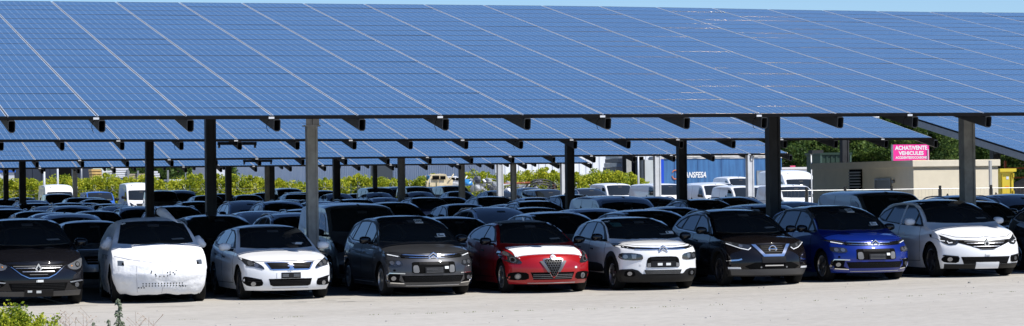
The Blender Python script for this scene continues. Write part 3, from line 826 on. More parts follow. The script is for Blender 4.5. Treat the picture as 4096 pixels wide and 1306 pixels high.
# -- people carriers with the double chevron (dark grey, blue)
S_mpv = spec(4.43, 1.83, 1.62, [(0, .87), (.08, .91), (.35, .975), (.75, 1.03), (.95, 1.08), (1.35, 1.33), (1.75, 1.52), (2.1, 1.595), (2.6, 1.62), (3.4, 1.59), (3.9, 1.50), (4.2, 1.25), (4.38, .95), (4.43, .85)],
    [(0, .86), (1.0, .98), (2.2, 1.0), (3.6, 1.06), (4.4, 1.08)], (.95, 1.9), (.90, 3.68), rw=.33, plan=.36, pp=2.4)
def mpv_car(pm, label, px, Yf, ztop):
    C = start('parked_car', S_mpv, pm, label, 'car', GF); C['hm'] = pm
    patch(C, 'roof_panel', [(-.62, 2.0), (.62, 2.0), (.60, 3.7), (-.60, 3.7)], 'top', P_black, off=.003, d=.15)
    windshield(C, 1.105, 1.575, .80, .61)
    fr = [(1.22, 1.06), (1.5, 1.23), (1.8, 1.40), (2.15, 1.50), (2.8, 1.53), (3.4, 1.50), (3.85, 1.38), (3.98, 1.16), (3.7, 1.10), (2.4, 1.035)]
    side_glass(C, [[(1.35, 1.08), (1.60, 1.24), (1.66, 1.08)], [(1.74, 1.08), (1.74, 1.31), (2.0, 1.42), (2.28, 1.475), (2.42, 1.48), (2.42, 1.085)], [(2.50, 1.09), (2.50, 1.485), (2.9, 1.49), (3.22, 1.475), (3.36, 1.12)], [(3.46, 1.14), (3.34, 1.45), (3.62, 1.39), (3.78, 1.2)]], frame=fr,
        chrome=[(1.30, 1.05), (2.4, 1.05), (3.4, 1.09), (3.78, 1.17)])
    # one silver bow over the side windows
    for v in ('left', 'right'): ribbon(C, 'window_trim', [(1.62, 1.335), (1.85, 1.44), (2.2, 1.52), (2.8, 1.55), (3.3, 1.53), (3.5, 1.40), (3.62, 1.15)], v, SILV, .024, .012)
    pass
    ribbon(C, 'chrome_strip', [(-.60, .845), (-.3, .822), (-.1, .818)], 'front', CHROME, .016, .014); ribbon(C, 'chrome_strip', [(.1, .818), (.3, .822), (.60, .845)], 'front', CHROME, .016, .014)
    patch(C, 'grille', [(-.64, .842), (-.3, .815), (0, .81), (.3, .815), (.64, .842), (.62, .775), (.3, .762), (-.3, .762), (-.62, .775)], 'front', PITCH, off=.006)
    ribbon(C, 'chrome_strip', [(-.66, .80), (-.3, .775), (.3, .775), (.66, .80)], 'front', CHROME, .014, .014)
    chevrons(C, 0, .845, 1.15)
    both(C, 'daytime_lamp', [(-.62, .79), (-.86, .845), (-.90, .90), (-.80, .885), (-.62, .85)], LAMPG, off=.008)
    for sx in (-1, 1): ribbon(C, 'lamp_strip', [(sx*.64, .80), (sx*.84, .845)], 'front', LAMPW, .016, .013)
    both(C, 'headlight', [(-.60, .63), (-.62, .72), (-.80, .735), (-.885, .74), (-.875, .64), (-.74, .615)], LAMPG, off=.010, rnd_=1)
    for sx in (-1, 1): disc(C, 'lamp_lens', sx*.68, .675, .038, LAMPC, .015); disc(C, 'lamp_lens', sx*.79, .68, .038, LAMPC, .015)
    patch(C, 'centre_grille', [(-.44, .68), (-.45, .49), (-.40, .465), (.40, .465), (.45, .49), (.44, .68), (.40, .695), (-.40, .695)], 'front', PITCH, off=.008)
    slats(C, 'grille_bar', (-.30, .30), (.64, .66, .68), TRIM, .008, .013)
    for sx in (-1, 1): patch(C, 'grille_pod', [(sx*.42, .48), (sx*.42, .60), (sx*.40, .625), (sx*.32, .625), (sx*.30, .48)], 'front', PLAST, off=.02, d=.06, rnd_=1)
    o = patch(C, 'plate', rect(-.19, .19, .47, .59), 'front', TRIM, off=.026); join_ribbons(C, 'plate_mark', [[(-.17, z), (.17, z)] for z in (.49, .515, .54, .565)], 'front', PLAST, .005, .030, parent=o)
    patch(C, 'sticker', rect(.21, .29, .55, .60), 'front', PAPER, off=.022, d=.1)
    patch(C, 'lower_grille', [(-.64, .42), (-.58, .29), (.58, .29), (.64, .42)], 'front', PITCH, off=.006)
    slats(C, 'grille_bar', (-.58, .58), (.31, .33, .35, .37, .39), TRIM, .008, .011)
    both(C, 'fog_recess', [(-.66, .46), (-.68, .33), (-.60, .275), (-.86, .30), (-.885, .38), (-.86, .465)], PITCH, off=.006)
    for sx in (-1, 1):
        ribbon(C, 'fog_trim', [(sx*.57, .465), (sx*.84, .475), (sx*.875, .44), (sx*.87, .33), (sx*.82, .285), (sx*.58, .268)], 'front', CHROME, .018, .013)
        disc(C, 'fog_lamp', sx*.77, .37, .042, LAMPC, .013)
    disc(C, 'tow_cap', -.76, .53, .022, PITCH, .006)
    slats(C, 'lip_trim', (-.55, .55), (.225,), SILV, .012, .008)
    join_ribbons(C, 'hood_seam', [[(-.80, .90), (-.6, .875), (0, .87), (.6, .875), (.80, .90)]], 'front', PITCH, .008, .003)
    doors(C, [[(1.45, .34), (1.42, .7), (1.48, 1.05)], [(2.46, .32), (2.48, 1.08)], [(3.30, .55), (3.52, 1.0)], [(1.45, .34), (3.2, .32)]], [(2.18, .86), (3.14, .89)])
    for v in ('left', 'right'): ribbon(C, 'sill_trim', [(1.45, .27), (3.15, .27)], v, SILV, .014, .008)
    livo(C, .12, 1.49, .47, 1.20)
    patch(C, 'inner_mirror', rect(-.36, -.22, 1.43, 1.47), 'front', TRIM, off=.018, d=.1)
    add_mirrors(C, 1.60, 1.13, P_black); add_wheels(C, 'twin'); place(C, px, Yf, ztop)
    return C
mpv_car(P_grey, 'dark grey people carrier with double chevron badge in the front row', 1735, FY+.05, 1.60)
mpv_car(P_blue, 'bright blue people carrier with double chevron badge in the front row', 3507, FY+.1, 1.60)

# -- red hatchback with triangular grille and white sheet on the hood
S_red = spec(4.35, 1.80, 1.465, [(0, .76), (.08, .80), (.35, .865), (.9, .93), (1.12, .975), (1.5, 1.18), (1.9, 1.37), (2.25, 1.44), (2.65, 1.465), (3.3, 1.42), (3.8, 1.32), (4.1, 1.08), (4.3, .90), (4.35, .80)],
    [(0, .80), (1.1, .91), (2.2, .96), (3.4, 1.06), (4.2, 1.10)], (1.12, 1.95), (.90, 3.53), rw=.33, plan=.40, pp=2.2, nf=.07, wr=.63, fz=[(.15, .16), (.22, .07), (.35, .02), (.5, 0), (.62, .03), (.72, .09), (.82, .17), (.95, .22)])
C = start('parked_car', S_red, P_red, 'red hatchback with triangular grille and white sheet over its hood', 'car', GF)
windshield(C, 1.01, 1.395, .75, .57)
patch(C, 'roof_film', [(-.56, 2.12), (0, 2.06), (.56, 2.12), (.54, 3.5), (-.54, 3.5)], 'top', mat('pale_film', (.36, .35, .34), .55, noise=.06), off=.006, d=.15)
side_glass(C, [[(1.70, 1.05), (1.85, 1.16), (2.10, 1.28), (2.36, 1.335), (2.50, 1.34), (2.50, 1.05)], [(2.58, 1.055), (2.58, 1.34), (2.9, 1.34), (3.2, 1.30), (3.52, 1.20), (3.60, 1.13), (3.4, 1.085)]], frame=[(1.45, 1.02), (1.62, 1.10), (1.98, 1.27), (2.3, 1.355), (2.8, 1.375), (3.25, 1.335), (3.62, 1.235), (3.74, 1.13), (3.5, 1.06), (2.4, 1.01)])
patch(C, 'hood_sheet', [(-.73, 1.08)]+[(x_, .19+.42*x_*x_) for x_ in np.linspace(-.70, .70, 15)]+[(.73, 1.08), (.4, 1.02), (0, .99), (-.4, 1.02)], 'top', mat('white_film', (.78, .78, .78), .55, noise=.05, nscale=4, bump=.015), off=.012, d=.09, label='white protective sheet stretched over the hood')
sh = [(0, .335), (.05, .36), (.175, .62), (.19, .675), (.15, .69), (0, .695), (-.15, .69), (-.19, .675), (-.175, .62), (-.05, .36)]
patch(C, 'grille', [(x*1.12, .52+(z-.52)*1.08) for x, z in sh], 'front', mat('dark_chrome', (.30, .30, .32), .2, 1), off=.012)
patch(C, 'grille_mesh', [(x*.96, .52+(z-.52)*.97) for x, z in sh], 'front', PITCH, off=.018)
hx = []
for r_ in range(7):
    for c_ in range(-3, 4):
        cx_, cz_ = c_*.052+(r_ % 2)*.026, .38+r_*.045
        if abs(cx_) < (cz_-.345)*.52: hx.append([(cx_+.024*math.cos(a), cz_+.024*math.sin(a)) for a in [R(60*k+30) for k in range(7)]])
join_ribbons(C, 'grille_honeycomb', hx, 'front', mat('dark_plastic', (.06, .06, .062), .4), .006, .024)
for sx in (-1, 1): patch(C, 'grille_wing', [(sx*.07, .44), (sx*.125, .43), (sx*.275, .645), (sx*.215, .655)], 'front', mat('ridged_silver', (.12, .12, .125), .45, .4), off=.022)
o = disc(C, 'emblem', 0, .715, .058, CHROME, .035); disc(C, 'emblem_face', -.0, .715, .044, LAMPW, .040, parent=o)
join_ribbons(C, 'emblem_cross', [[(-.022, .74), (-.022, .69)], [(-.04, .715), (-.004, .715)]], 'front', P_red, .010, .045, parent=o)
HL = [(-.93, .86), (-.90, .68), (-.80, .615), (-.62, .60), (-.60, .64), (-.70, .74), (-.80, .86), (-.88, .89)]
both(C, 'headlight', HL, LAMPG, off=.008, rnd_=1)
for sx in (-1, 1):
    disc(C, 'lamp_ring', sx*.755, .68, .058, LAMPC, .013); disc(C, 'lamp_lens', sx*.755, .68, .036, PITCH, .017); disc(C, 'lamp_lens', sx*.83, .80, .04, LAMPC, .013)
    join_ribbons(C, 'lamp_strip', [[(sx*(.70-.02*k), .80-.03*k), (sx*(.69-.02*k), .79-.03*k)] for k in range(4)], 'front', LAMPW, .018, .014)
patch(C, 'lower_grille', [(-.46, .43), (-.40, .28), (.40, .28), (.46, .43)], 'front', PITCH, off=.005)
slats(C, 'grille_bar', (-.41, .41), (.31, .345, .38), PLAST, .008, .010)
patch(C, 'shield_tip', [(-.10, .44), (0, .30), (.10, .44), (.05, .44), (0, .36), (-.05, .44)], 'front', P_red, off=.016)
both(C, 'fog_recess', [(-.50, .42), (-.48, .28), (-.80, .27), (-.88, .33), (-.84, .42), (-.70, .44)], PITCH, off=.006, rnd_=1)
for sx in (-1, 1): disc(C, 'fog_ring', sx*.68, .35, .055, PLAST, .012); disc(C, 'fog_lamp', sx*.68, .35, .036, LAMPC, .016)
patch(C, 'sticker', rect(.47, .52, .50, .54), 'front', PAPER, off=.01, d=.1)
slats(C, 'lip_trim', (-.50, .50), (.215,), SILV, .012, .008)
doors(C, [[(1.45, .32), (1.42, .7), (1.48, 1.0)], [(2.54, .30), (2.56, 1.03)], [(3.28, .55), (3.5, .98)], [(1.45, .32), (3.15, .30)]], [(2.26, .83)])
bm = bmesh.new(); tube(bm, [(0, 2.3, 1.45), (0, 2.36, 1.52)], [.02, .012], 5); obj('antenna', bm, P_white, C['root'])
add_mirrors(C, 1.60, 1.05, P_black); add_wheels(C, 'silver', 5); place(C, 2212, FY+.05)
C['root'].rotation_euler.z = R(-2)

# -- white crossover with black lower cladding and double chevron
S_cac = spec(4.17, 1.73, 1.50, [(0, .92), (.06, .945), (.3, .985), (.75, 1.01), (.95, 1.04), (1.3, 1.24), (1.65, 1.40), (2.0, 1.475), (2.5, 1.50), (3.2, 1.47), (3.7, 1.38), (3.95, 1.15), (4.12, .95), (4.17, .85)],
    [(0, .90), (1.0, .94), (2.2, .98), (3.4, 1.02), (4.1, 1.06)], (.95, 1.75), (.85, 3.44), rw=.33, zb=.17, plan=.34, pp=2.8, clad=.33, wr=.68, fz=[(.15, .12), (.22, .04), (.35, 0), (.5, 0), (.72, .0), (.82, .02), (.9, .05), (1, .1)])
C = start('parked_car', S_cac, P_white, 'white crossover with black lower cladding and double chevron in the front row', 'car', GF)
windshield(C, 1.06, 1.445, .765, .61)
side_glass(C, [[(1.50, 1.04), (1.66, 1.17), (1.92, 1.31), (2.22, 1.375), (2.36, 1.38), (2.36, 1.04)], [(2.44, 1.045), (2.44, 1.385), (2.8, 1.38), (3.05, 1.35), (3.22, 1.08)], [(3.34, 1.10), (3.20, 1.32), (3.44, 1.26), (3.56, 1.14)]],
    frame=[(1.25, 1.0), (1.45, 1.13), (1.8, 1.31), (2.15, 1.395), (2.7, 1.41), (3.15, 1.375), (3.3, 1.10), (3.2, 1.04), (2.4, 1.0)])
pass
for v in ('left', 'right'): patch(C, 'side_cladding', [(1.30, .40), (1.45, .37), (3.0, .37), (3.05, .42), (3.0, .56), (1.5, .55)], v, TRIM, off=.012, d=.12, rnd_=1)
arch_trim(C, TRIM, .10)
patch(C, 'grille', [(-.84, .945), (-.6, .90), (-.3, .878), (.3, .878), (.6, .90), (.84, .945), (.82, .895), (.6, .855), (.3, .838), (-.3, .838), (-.6, .855), (-.82, .895)], 'front', PITCH, off=.008)
ribbon(C, 'chrome_strip', [(-.46, .885), (-.2, .873), (.2, .873), (.46, .885)], 'front', CHROME, .012, .014); ribbon(C, 'chrome_strip', [(-.56, .85), (-.3, .838), (-.1, .84)], 'front', CHROME, .012, .014); ribbon(C, 'chrome_strip', [(.1, .84), (.3, .838), (.56, .85)], 'front', CHROME, .012, .014)
chevrons(C, 0, .882, 1.1)
both(C, 'headlight', [(-.42, .64), (-.43, .74), (-.60, .775), (-.82, .775), (-.84, .68), (-.78, .635), (-.55, .62)], LAMPG, off=.010, rnd_=1)
for sx in (-1, 1):
    patch(C, 'lamp_lens', [(sx*.55, .66), (sx*.54, .74), (sx*.63, .745), (sx*.62, .66)], 'front', LAMPC, off=.015, d=.06); disc(C, 'lamp_lens', sx*.73, .70, .04, LAMPC, .015)
patch(C, 'centre_grille', [(-.36, .50), (-.33, .475), (.33, .475), (.36, .50), (.34, .66), (.26, .70), (-.26, .70), (-.34, .66)], 'front', PITCH, off=.008, rnd_=1)
slats(C, 'grille_bar', (-.27, .27), (.635, .66), TRIM, .012, .014)
o = patch(C, 'plate', rect(-.26, .26, .485, .605), 'front', TRIM, off=.022); plate_labels(C, [(-.13, -.03, .515, .565), (.05, .15, .515, .565)], off=.026)
for sx in (-1, 1): patch(C, 'grille_pod', [(sx*.27, .49), (sx*.27, .57), (sx*.34, .56), (sx*.34, .49)], 'front', PLAST, off=.024, d=.06)
patch(C, 'lower_bumper', [(-.84, .42), (-.80, .44), (-.62, .45), (-.52, .42), (-.44, .345), (.44, .345), (.52, .42), (.62, .45), (.80, .44), (.84, .42), (.84, .20), (.6, .18), (-.6, .18), (-.84, .20)], 'front', TRIM, off=.012)
patch(C, 'lower_grille', [(-.40, .425), (-.36, .33), (.36, .33), (.40, .425)], 'front', PITCH, off=.017)
slats(C, 'grille_bar', (-.37, .37), (.35, .37, .39, .41), PLAST, .006, .021)
for sx in (-1, 1):
    patch(C, 'fog_surround', [(sx*.56, .30), (sx*.58, .41), (sx*.74, .41), (sx*.76, .30)], 'front', PITCH, off=.018, rnd_=1); disc(C, 'fog_lamp', sx*.66, .355, .04, LAMPC, .024)
    ribbon(C, 'air_slot', [(sx*.845, .40), (sx*.845, .52)], 'front', PITCH, .022, .006)
disc(C, 'tow_cap', -.47, .54, .02, P_white, .008)
join_ribbons(C, 'hood_seam', [[(-.80, .965), (-.5, .925), (0, .91), (.5, .925), (.80, .965)]], 'front', PITCH, .008, .003)
doors(C, [[(1.32, .34), (1.30, .7), (1.34, 1.0)], [(2.40, .32), (2.42, 1.03)], [(3.10, .60), (3.3, .98)]], [(2.12, .82), (3.0, .84)])
o = patch(C, 'window_sheet', rect(.48, .66, 1.13, 1.18), 'front', PAPER, off=.020, d=.1)
join_ribbons(C, 'lettering', [[(.50, 1.155), (.54, 1.155)]], 'front', PAPERK, .03, .024, parent=o)
patch(C, 'window_sheet', rect(-.58, -.40, 1.30, 1.37), 'front', mat('dim_sheet', (.03, .09, .09), .4), off=.016, d=.1)
add_mirrors(C, 1.42, 1.09, P_black); add_wheels(C, 'twin'); place(C, 2650, FY+.10)
C['root'].rotation_euler.z = R(-1.5)

# -- black crossover with V-shaped chrome and round badge
S_suv = spec(4.38, 1.82, 1.60, [(0, .90), (.08, .94), (.35, 1.01), (.85, 1.06), (1.08, 1.09), (1.45, 1.30), (1.85, 1.49), (2.2, 1.57), (2.7, 1.60), (3.4, 1.56), (3.85, 1.46), (4.15, 1.20), (4.33, .98), (4.38, .86)],
    [(0, .92), (1.1, 1.02), (2.2, 1.05), (3.4, 1.13), (4.3, 1.18)], (1.08, 1.95), (.90, 3.55), rw=.345, zb=.21, wr=.66, plan=.36, clad=.36)
def win_suv(C, chrome=True):
    side_glass(C, [[(1.66, 1.13), (1.82, 1.26), (2.05, 1.38), (2.32, 1.45), (2.46, 1.455), (2.46, 1.135)], [(2.54, 1.14), (2.54, 1.46), (2.9, 1.455), (3.14, 1.43), (3.26, 1.17)], [(3.36, 1.19), (3.24, 1.41), (3.50, 1.34), (3.66, 1.23)]],
        frame=[(1.42, 1.08), (1.6, 1.21), (1.95, 1.39), (2.3, 1.475), (2.8, 1.49), (3.25, 1.455), (3.62, 1.35), (3.78, 1.22), (3.5, 1.16), (2.4, 1.095)],
        chrome=[(1.45, 1.08), (2.4, 1.095), (3.5, 1.16), (3.78, 1.225), (3.60, 1.365), (3.25, 1.465), (2.8, 1.50), (2.3, 1.485), (1.95, 1.40), (1.62, 1.23)] if chrome else None)
C = start('parked_car', S_suv, P_brown, 'black crossover with V shaped chrome grille and round badge in front row', 'car', GF)
windshield(C, 1.125, 1.53, .77, .60); win_suv(C); pass; arch_trim(C, TRIM, .07)
patch(C, 'grille', [(-.36, .86), (-.20, .62), (.20, .62), (.36, .86)], 'front', PITCH, off=.008)
slats(C, 'grille_bar', (-.24, .24), (.67, .71, .75, .79, .83), TRIM, .010, .012)
patch(C, 'chrome_wing', [(-.42, .865), (-.34, .865), (-.18, .66), (.18, .66), (.34, .865), (.42, .865), (.22, .615), (-.22, .615)], 'front', CHROME, off=.02)
n = 20
flat_strokes(C, 'emblem', [[(.075*math.cos(2*math.pi*k/n), .77+.075*math.sin(2*math.pi*k/n)) for k in range(n+1)], [(-.095, .77), (.095, .77)]], C['cast']['front'](0, .77)[0].y-.035, .02, CHROME)
flat_strokes(C, 'emblem_bar', [[(-.095, .77), (.095, .77)]], C['cast']['front'](0, .77)[0].y-.040, .034, CHROME)
V_, F2 = text2d('NISSAN', .034, 1.15, .0006); f = C['cast']['front']; y_ = f(0, .77)[0].y-.043
obj('emblem_lettering', mesh_np('emblem_lettering', [(a, y_, .7585+b_) for a, b_ in V_], F2), PITCH, C['root'])
both(C, 'headlight', [(-.42, .80), (-.50, .745), (-.62, .77), (-.86, .88), (-.90, .95), (-.80, .93), (-.60, .88), (-.46, .86)], LAMPG, off=.009)
for sx in (-1, 1):
    ribbon(C, 'lamp_strip', [(sx*.44, .80), (sx*.50, .755), (sx*.64, .79), (sx*.85, .89)], 'front', LAMPW, .014, .014); disc(C, 'lamp_lens', sx*.78, .885, .028, LAMPC, .014); disc(C, 'lamp_lens', sx*.62, .84, .035, LAMPC, .014)
    ribbon(C, 'chrome_strip', [(sx*.64, .57), (sx*.70, .55), (sx*.88, .535)], 'front', CHROME, .028, .02)
    patch(C, 'reflector_lamp', [(sx*.66, .37), (sx*.68, .405), (sx*.87, .41), (sx*.86, .37)], 'front', LAMPW, off=.016, d=.06)
patch(C, 'lower_grille', [(-.60, .42), (-.50, .36), (.50, .36), (.60, .42), (.40, .50), (-.40, .50)], 'front', PITCH, off=.008)
patch(C, 'plate_holder', rect(-.26, .26, .49, .61), 'front', TRIM, off=.026)
slats(C, 'chrome_strip', (-.20, .20), (.435,), CHROME, .022, .022)
for sx in (-1, 1): disc(C, 'sensor', sx*.28, .40, .018, PLAST, .016)
patch(C, 'lower_bumper', [(-.84, .36), (.84, .36), (.80, .24), (-.80, .24)], 'front', mat('grey_skid', (.05, .05, .052), .4), off=.010)
doors(C, [[(1.45, .38), (1.42, .8), (1.48, 1.08)], [(2.50, .36), (2.52, 1.12)], [(3.25, .6), (3.5, 1.08)]], [(2.22, .92), (3.12, .95)])
add_rails(C, 2.05, 3.75, 0, .60, P_black)
bm = bmesh.new(); tube(bm, [(0, 3.5, 1.54), (0, 3.62, 1.62), (0, 3.68, 1.55)], .018, 5); obj('antenna', bm, P_black, C['root'])
add_mirrors(C, 1.58, 1.16, P_black); add_wheels(C, 'dark', 5); place(C, 3093, FY+.05)
C['root'].rotation_euler.z = R(-1)

# -- people carriers with the diamond badge (white right, black left)
S_sce = spec(4.50, 1.87, 1.66, [(0, .86), (.08, .91), (.4, 1.01), (.85, 1.09), (1.05, 1.13), (1.45, 1.36), (1.85, 1.54), (2.25, 1.63), (2.8, 1.66), (3.5, 1.62), (4.0, 1.52), (4.3, 1.25), (4.46, 1.0), (4.50, .9)],
    [(0, .90), (1.1, 1.03), (2.2, 1.04), (3.6, 1.12), (4.4, 1.16)], (1.05, 1.95), (.93, 3.70), rw=.36, zb=.19, plan=.38, pp=2.3, wr=.65)
def sce_car(pm, label, px, Yf, ztop, white):
    C = start('parked_car', S_sce, pm, label, 'car', GF); C['hm'] = pm
    windshield(C, 1.17, 1.60, .80, .61)
    patch(C, 'roof_panel', [(-.60, 1.98), (.60, 1.98), (.60, 3.9), (-.60, 3.9)], 'top', P_black, off=.003, d=.15)
    side_glass(C, [[(1.52, 1.12), (1.78, 1.30), (1.84, 1.12)], [(1.92, 1.12), (1.90, 1.36), (2.15, 1.46), (2.5, 1.52), (2.62, 1.52), (2.62, 1.13)], [(2.72, 1.14), (2.72, 1.52), (3.1, 1.515), (3.34, 1.49), (3.46, 1.18)], [(3.56, 1.20), (3.44, 1.46), (3.76, 1.38), (3.92, 1.26)]],
        frame=[(1.38, 1.08), (1.6, 1.24), (1.95, 1.42), (2.35, 1.53), (2.9, 1.55), (3.4, 1.52), (3.85, 1.40), (4.02, 1.26), (3.7, 1.18), (2.5, 1.10)], chrome=None if white else [(1.4, 1.08), (2.5, 1.10), (3.7, 1.18), (4.02, 1.25)])
    if white:
        for v in ('left', 'right'): patch(C, 'window_pillar', [(2.62, 1.11), (2.70, 1.11), (2.72, 1.54), (2.64, 1.54)], v, P_white, off=.012, d=.12)
    pass
    gr = [(-.50, .80), (-.2, .775), (0, .76), (.2, .775), (.50, .80), (.48, .70), (.30, .61), (.10, .545), (-.10, .545), (-.30, .61), (-.48, .70)]
    if white: gr = [(-.60, .80), (-.2, .775), (0, .76), (.2, .775), (.60, .80), (.58, .735), (.34, .66), (.12, .585), (-.12, .585), (-.34, .66), (-.58, .735)]
    patch(C, 'grille', gr, 'front', PITCH, off=.008)
    slats(C, 'grille_bar', (-.30, .30), (.655,), SILV, .012, .014); slats(C, 'grille_bar', (-.42, .42), (.72,), SILV, .010, .014)
    join_ribbons(C, 'grille_bar', [[(-.17, .60), (.17, .60)], [(-.46, .755), (.46, .755)]], 'front', PLAST, .010, .014)
    if not white: ribbon(C, 'chrome_strip', [(-.62, .79), (-.50, .745), (-.32, .60), (-.18, .535), (.18, .535), (.32, .60), (.50, .745), (.62, .79)], 'front', CHROME, .014, .014)
    diamond(C, 0, .715, .075, .115)
    both(C, 'headlight', [(-.60, .70), (-.74, .68), (-.84, .73), (-.92, .84), (-.93, .92), (-.84, .90), (-.66, .80), (-.56, .79)] if white else [(-.56, .76), (-.62, .69), (-.76, .67), (-.86, .72), (-.90, .90), (-.80, .86), (-.66, .80)], LAMPG if white else LAMPB, off=.010, rnd_=1)
    for sx in (-1, 1):
        if white: join_ribbons(C, 'lamp_strip', [[(sx*.68, .74), (sx*.75, .73), (sx*.76, .77)], [(sx*.80, .77), (sx*.87, .78), (sx*.88, .83)]], 'front', LAMPW, .02, .015)
        else: disc(C, 'lamp_lens', sx*.78, .77, .05, PITCH, .014); disc(C, 'lamp_lens', sx*.78, .77, .035, LAMPB, .018); disc(C, 'indicator', sx*.655, .745, .010, AMBER, .018)
    patch(C, 'lower_grille', [(-.56, .44), (-.50, .29), (.50, .29), (.56, .44)], 'front', PITCH, off=.007)
    slats(C, 'grille_bar', (-.50, .50), (.32, .35, .38, .41), TRIM, .010, .012)
    both(C, 'fog_recess', [(-.60, .31), (-.84, .32), (-.90, .38), (-.86, .46), (-.70, .47), (-.58, .44)] if white else [(-.62, .40), (-.84, .30), (-.88, .38), (-.86, .50), (-.62, .49)], PITCH, off=.007, rnd_=1)
    for sx in (-1, 1): disc(C, 'fog_lamp', sx*.75, .39, .044, LAMPC, .013)
    both(C, 'fog_trim', [(-.60, .455), (-.86, .485), (-.88, .46), (-.62, .435)], TRIM if white else SILV, off=.014)
    patch(C, 'lower_lip', [(-.84, .29), (-.56, .285), (.56, .285), (.84, .29), (.82, .19), (-.82, .19)], 'front', TRIM if white else mat('grey_skid', (.05, .05, .052), .4), off=.012)
    if white: patch(C, 'plate', rect(-.26, .26, .205, .325), 'front', P_white, off=.03)
    else:
        patch(C, 'plate', rect(-.27, .27, .20, .325), 'front', TRIM, off=.03); plate_labels(C, [(-.21, -.13, .275, .31), (-.05, .04, .265, .305), (-.03, .08, .46, .50)], off=.036)
    patch(C, 'sticker', rect(-.05, .05, .455, .49) if not white else rect(-.06, .05, .475, .50), 'front', PAPER, off=.018, d=.1)
    join_ribbons(C, 'hood_seam', [[(-.82, .93), (-.6, .86), (-.2, .84), (0, .865), (.2, .84), (.6, .86), (.82, .93)]], 'front', PITCH, .008, .003)
    doors(C, [[(1.50, .34), (1.47, .75), (1.53, 1.08)], [(2.66, .32), (2.68, 1.12)], [(3.42, .6), (3.66, 1.08)], [(1.5, .34), (3.3, .32)]], [(2.38, .92), (3.34, .95)])
    if white: add_rails(C, 2.0, 4.0, 0, .66, P_white, .02)
    add_mirrors(C, 1.72, 1.18, pm); add_wheels(C, 'dark' if white else 'dark', 5); place(C, px, Yf, ztop)
    return C
sce_car(P_white, 'white people carrier with diamond badge, rightmost white car in the front row', 3948, FY+.05, 1.66, True)['root'].rotation_euler.z = R(-2.5)
sce_car(P_black, 'black people carrier with diamond badge, leftmost in the front row', 152, FY+.0, 1.66, False)

# -- car wrapped in white transport cloth
CLOTH = mat('white_cloth', (.77, .775, .785), .85, noise=.04, nscale=3, bump=.09)
C = start('cloth_covered_car', dict(S_sce, H=1.655, top=[(0, .78), (.08, .85), (.4, .97), (.85, 1.08), (1.05, 1.12), (1.45, 1.36), (1.85, 1.55), (2.25, 1.635), (2.8, 1.655), (3.5, 1.62), (4.0, 1.5), (4.3, 1.25), (4.46, 1.0), (4.50, .9)], nf=.05, plan=.42), CLOTH,
    'car wrapped in white transport cloth, second from left in the front row', 'car', GF)
me = C['body'].data
from mathutils import noise as mn
NRM = [v.normal.copy() for v in me.vertices]
for v, vn in zip(me.vertices, NRM):
    c = v.co.copy(); q = Vector((c.x*2.2, c.y*1.6, c.z*2.6))
    d_ = mn.fractal(q, .9, 2.2, 4)*.014+(.5-abs(mn.noise(Vector((c.x*4.2+c.z*1.5, c.y*2.5, c.z*3.4)))))*.026*(1.3 if c.y < .5 else .35)
    fold = .010*math.sin(c.z*26+3*mn.noise(q*1.3))*max(0, 1-abs(c.y-.15)/.9)
    if c.z < .60 and c.y < 1.0: c.x *= 1-.08*((.60-c.z)/.4)**1.5; c.y += .09*(.55-c.z)/.35*max(0, 1-c.y)
    if c.z < .30: c.z -= .02+.035*mn.noise(Vector((c.x*3, c.y*3, 2)))
    v.co = c+vn*(d_+fold*.6) if vn.length > .1 else c
me.calc_loop_triangles(); bvh = BVHTree.FromPolygons([tuple(v.co) for v in me.vertices], [tuple(t.vertices) for t in me.loop_triangles], epsilon=1e-5)
C['bvh'] = bvh; C['cast'] = {v: caster(bvh, v) for v in ('front', 'top', 'left', 'right', 'rear')}
windshield(C, 1.155, 1.56, .74, .60)
for sx in (-1, 1):
    patch(C, 'tape', [(sx*.60, 1.52), (sx*.52, 1.535), (sx*.53, 1.555), (sx*.62, 1.54)], 'front', PAPER, off=.014, d=.1)
    patch(C, 'lamp_opening', [(sx*.70, .74), (sx*.81, .745), (sx*.81, .83), (sx*.70, .825)], 'front', mat('slate_lamp', (.10, .12, .15), .2, 0, coat=1), off=.010, d=.1)
    patch(C, 'lamp_opening', [(sx*.70, .74), (sx*.74, .745), (sx*.73, .79), (sx*.70, .79)], 'front', PITCH, off=.013, d=.1)
hb = bmesh.new(); f = C['cast']['front']
holes = [(-.21, .60), (-.13, .57), (-.12, .54), (-.05, .53), (.03, .53), (.10, .54), (.15, .57), (.21, .60), (-.2, .63), (.15, .61), (.10, .60), (.27, .63), (.24, .57)]
holes += [(-.36+.058*k, .39) for k in range(14)]+[(-.36+.058*k, .345) for k in range(14)]+[(-.44+.05*k, .31) for k in range(3)]+[(.36+.05*k, .33) for k in range(3)]
for hx_, hz_ in holes:
    vs_ = []
    for k in range(8):
        h, n = f(hx_+.013*math.cos(k*math.pi/4), hz_+.013*math.sin(k*math.pi/4)); vs_.append(hb.verts.new(h+n*.006))
    hb.faces.new(vs_)
obj('air_holes', hb, PITCH, C['root'])
join_ribbons(C, 'cloth_seam', [[(-.86, .92), (-.6, .86), (-.2, .80), (0, .855), (.2, .80), (.6, .86), (.86, .92)], [(0, .80), (.01, .6)], [(.02, .35), (.0, .2)], [(-.46, .80), (-.48, .5), (-.46, .22)]], 'front', mat('seam_thread', (.5, .5, .52), .8), .010, .006)
V_, F2 = text2d('RENAULT', .12, 1.1, .002); f = C['cast']['left']
for y0_ in (1.75, 2.55):
    obj('lettering', mesh_np('lettering', [f(y0_-a, .84+b_)[0]+f(y0_-a, .84+b_)[1]*.010 for a, b_ in [(x_, y_) for x_, y_ in V_]], F2), mat('black_print', (.02, .02, .022), .6), C['root'])
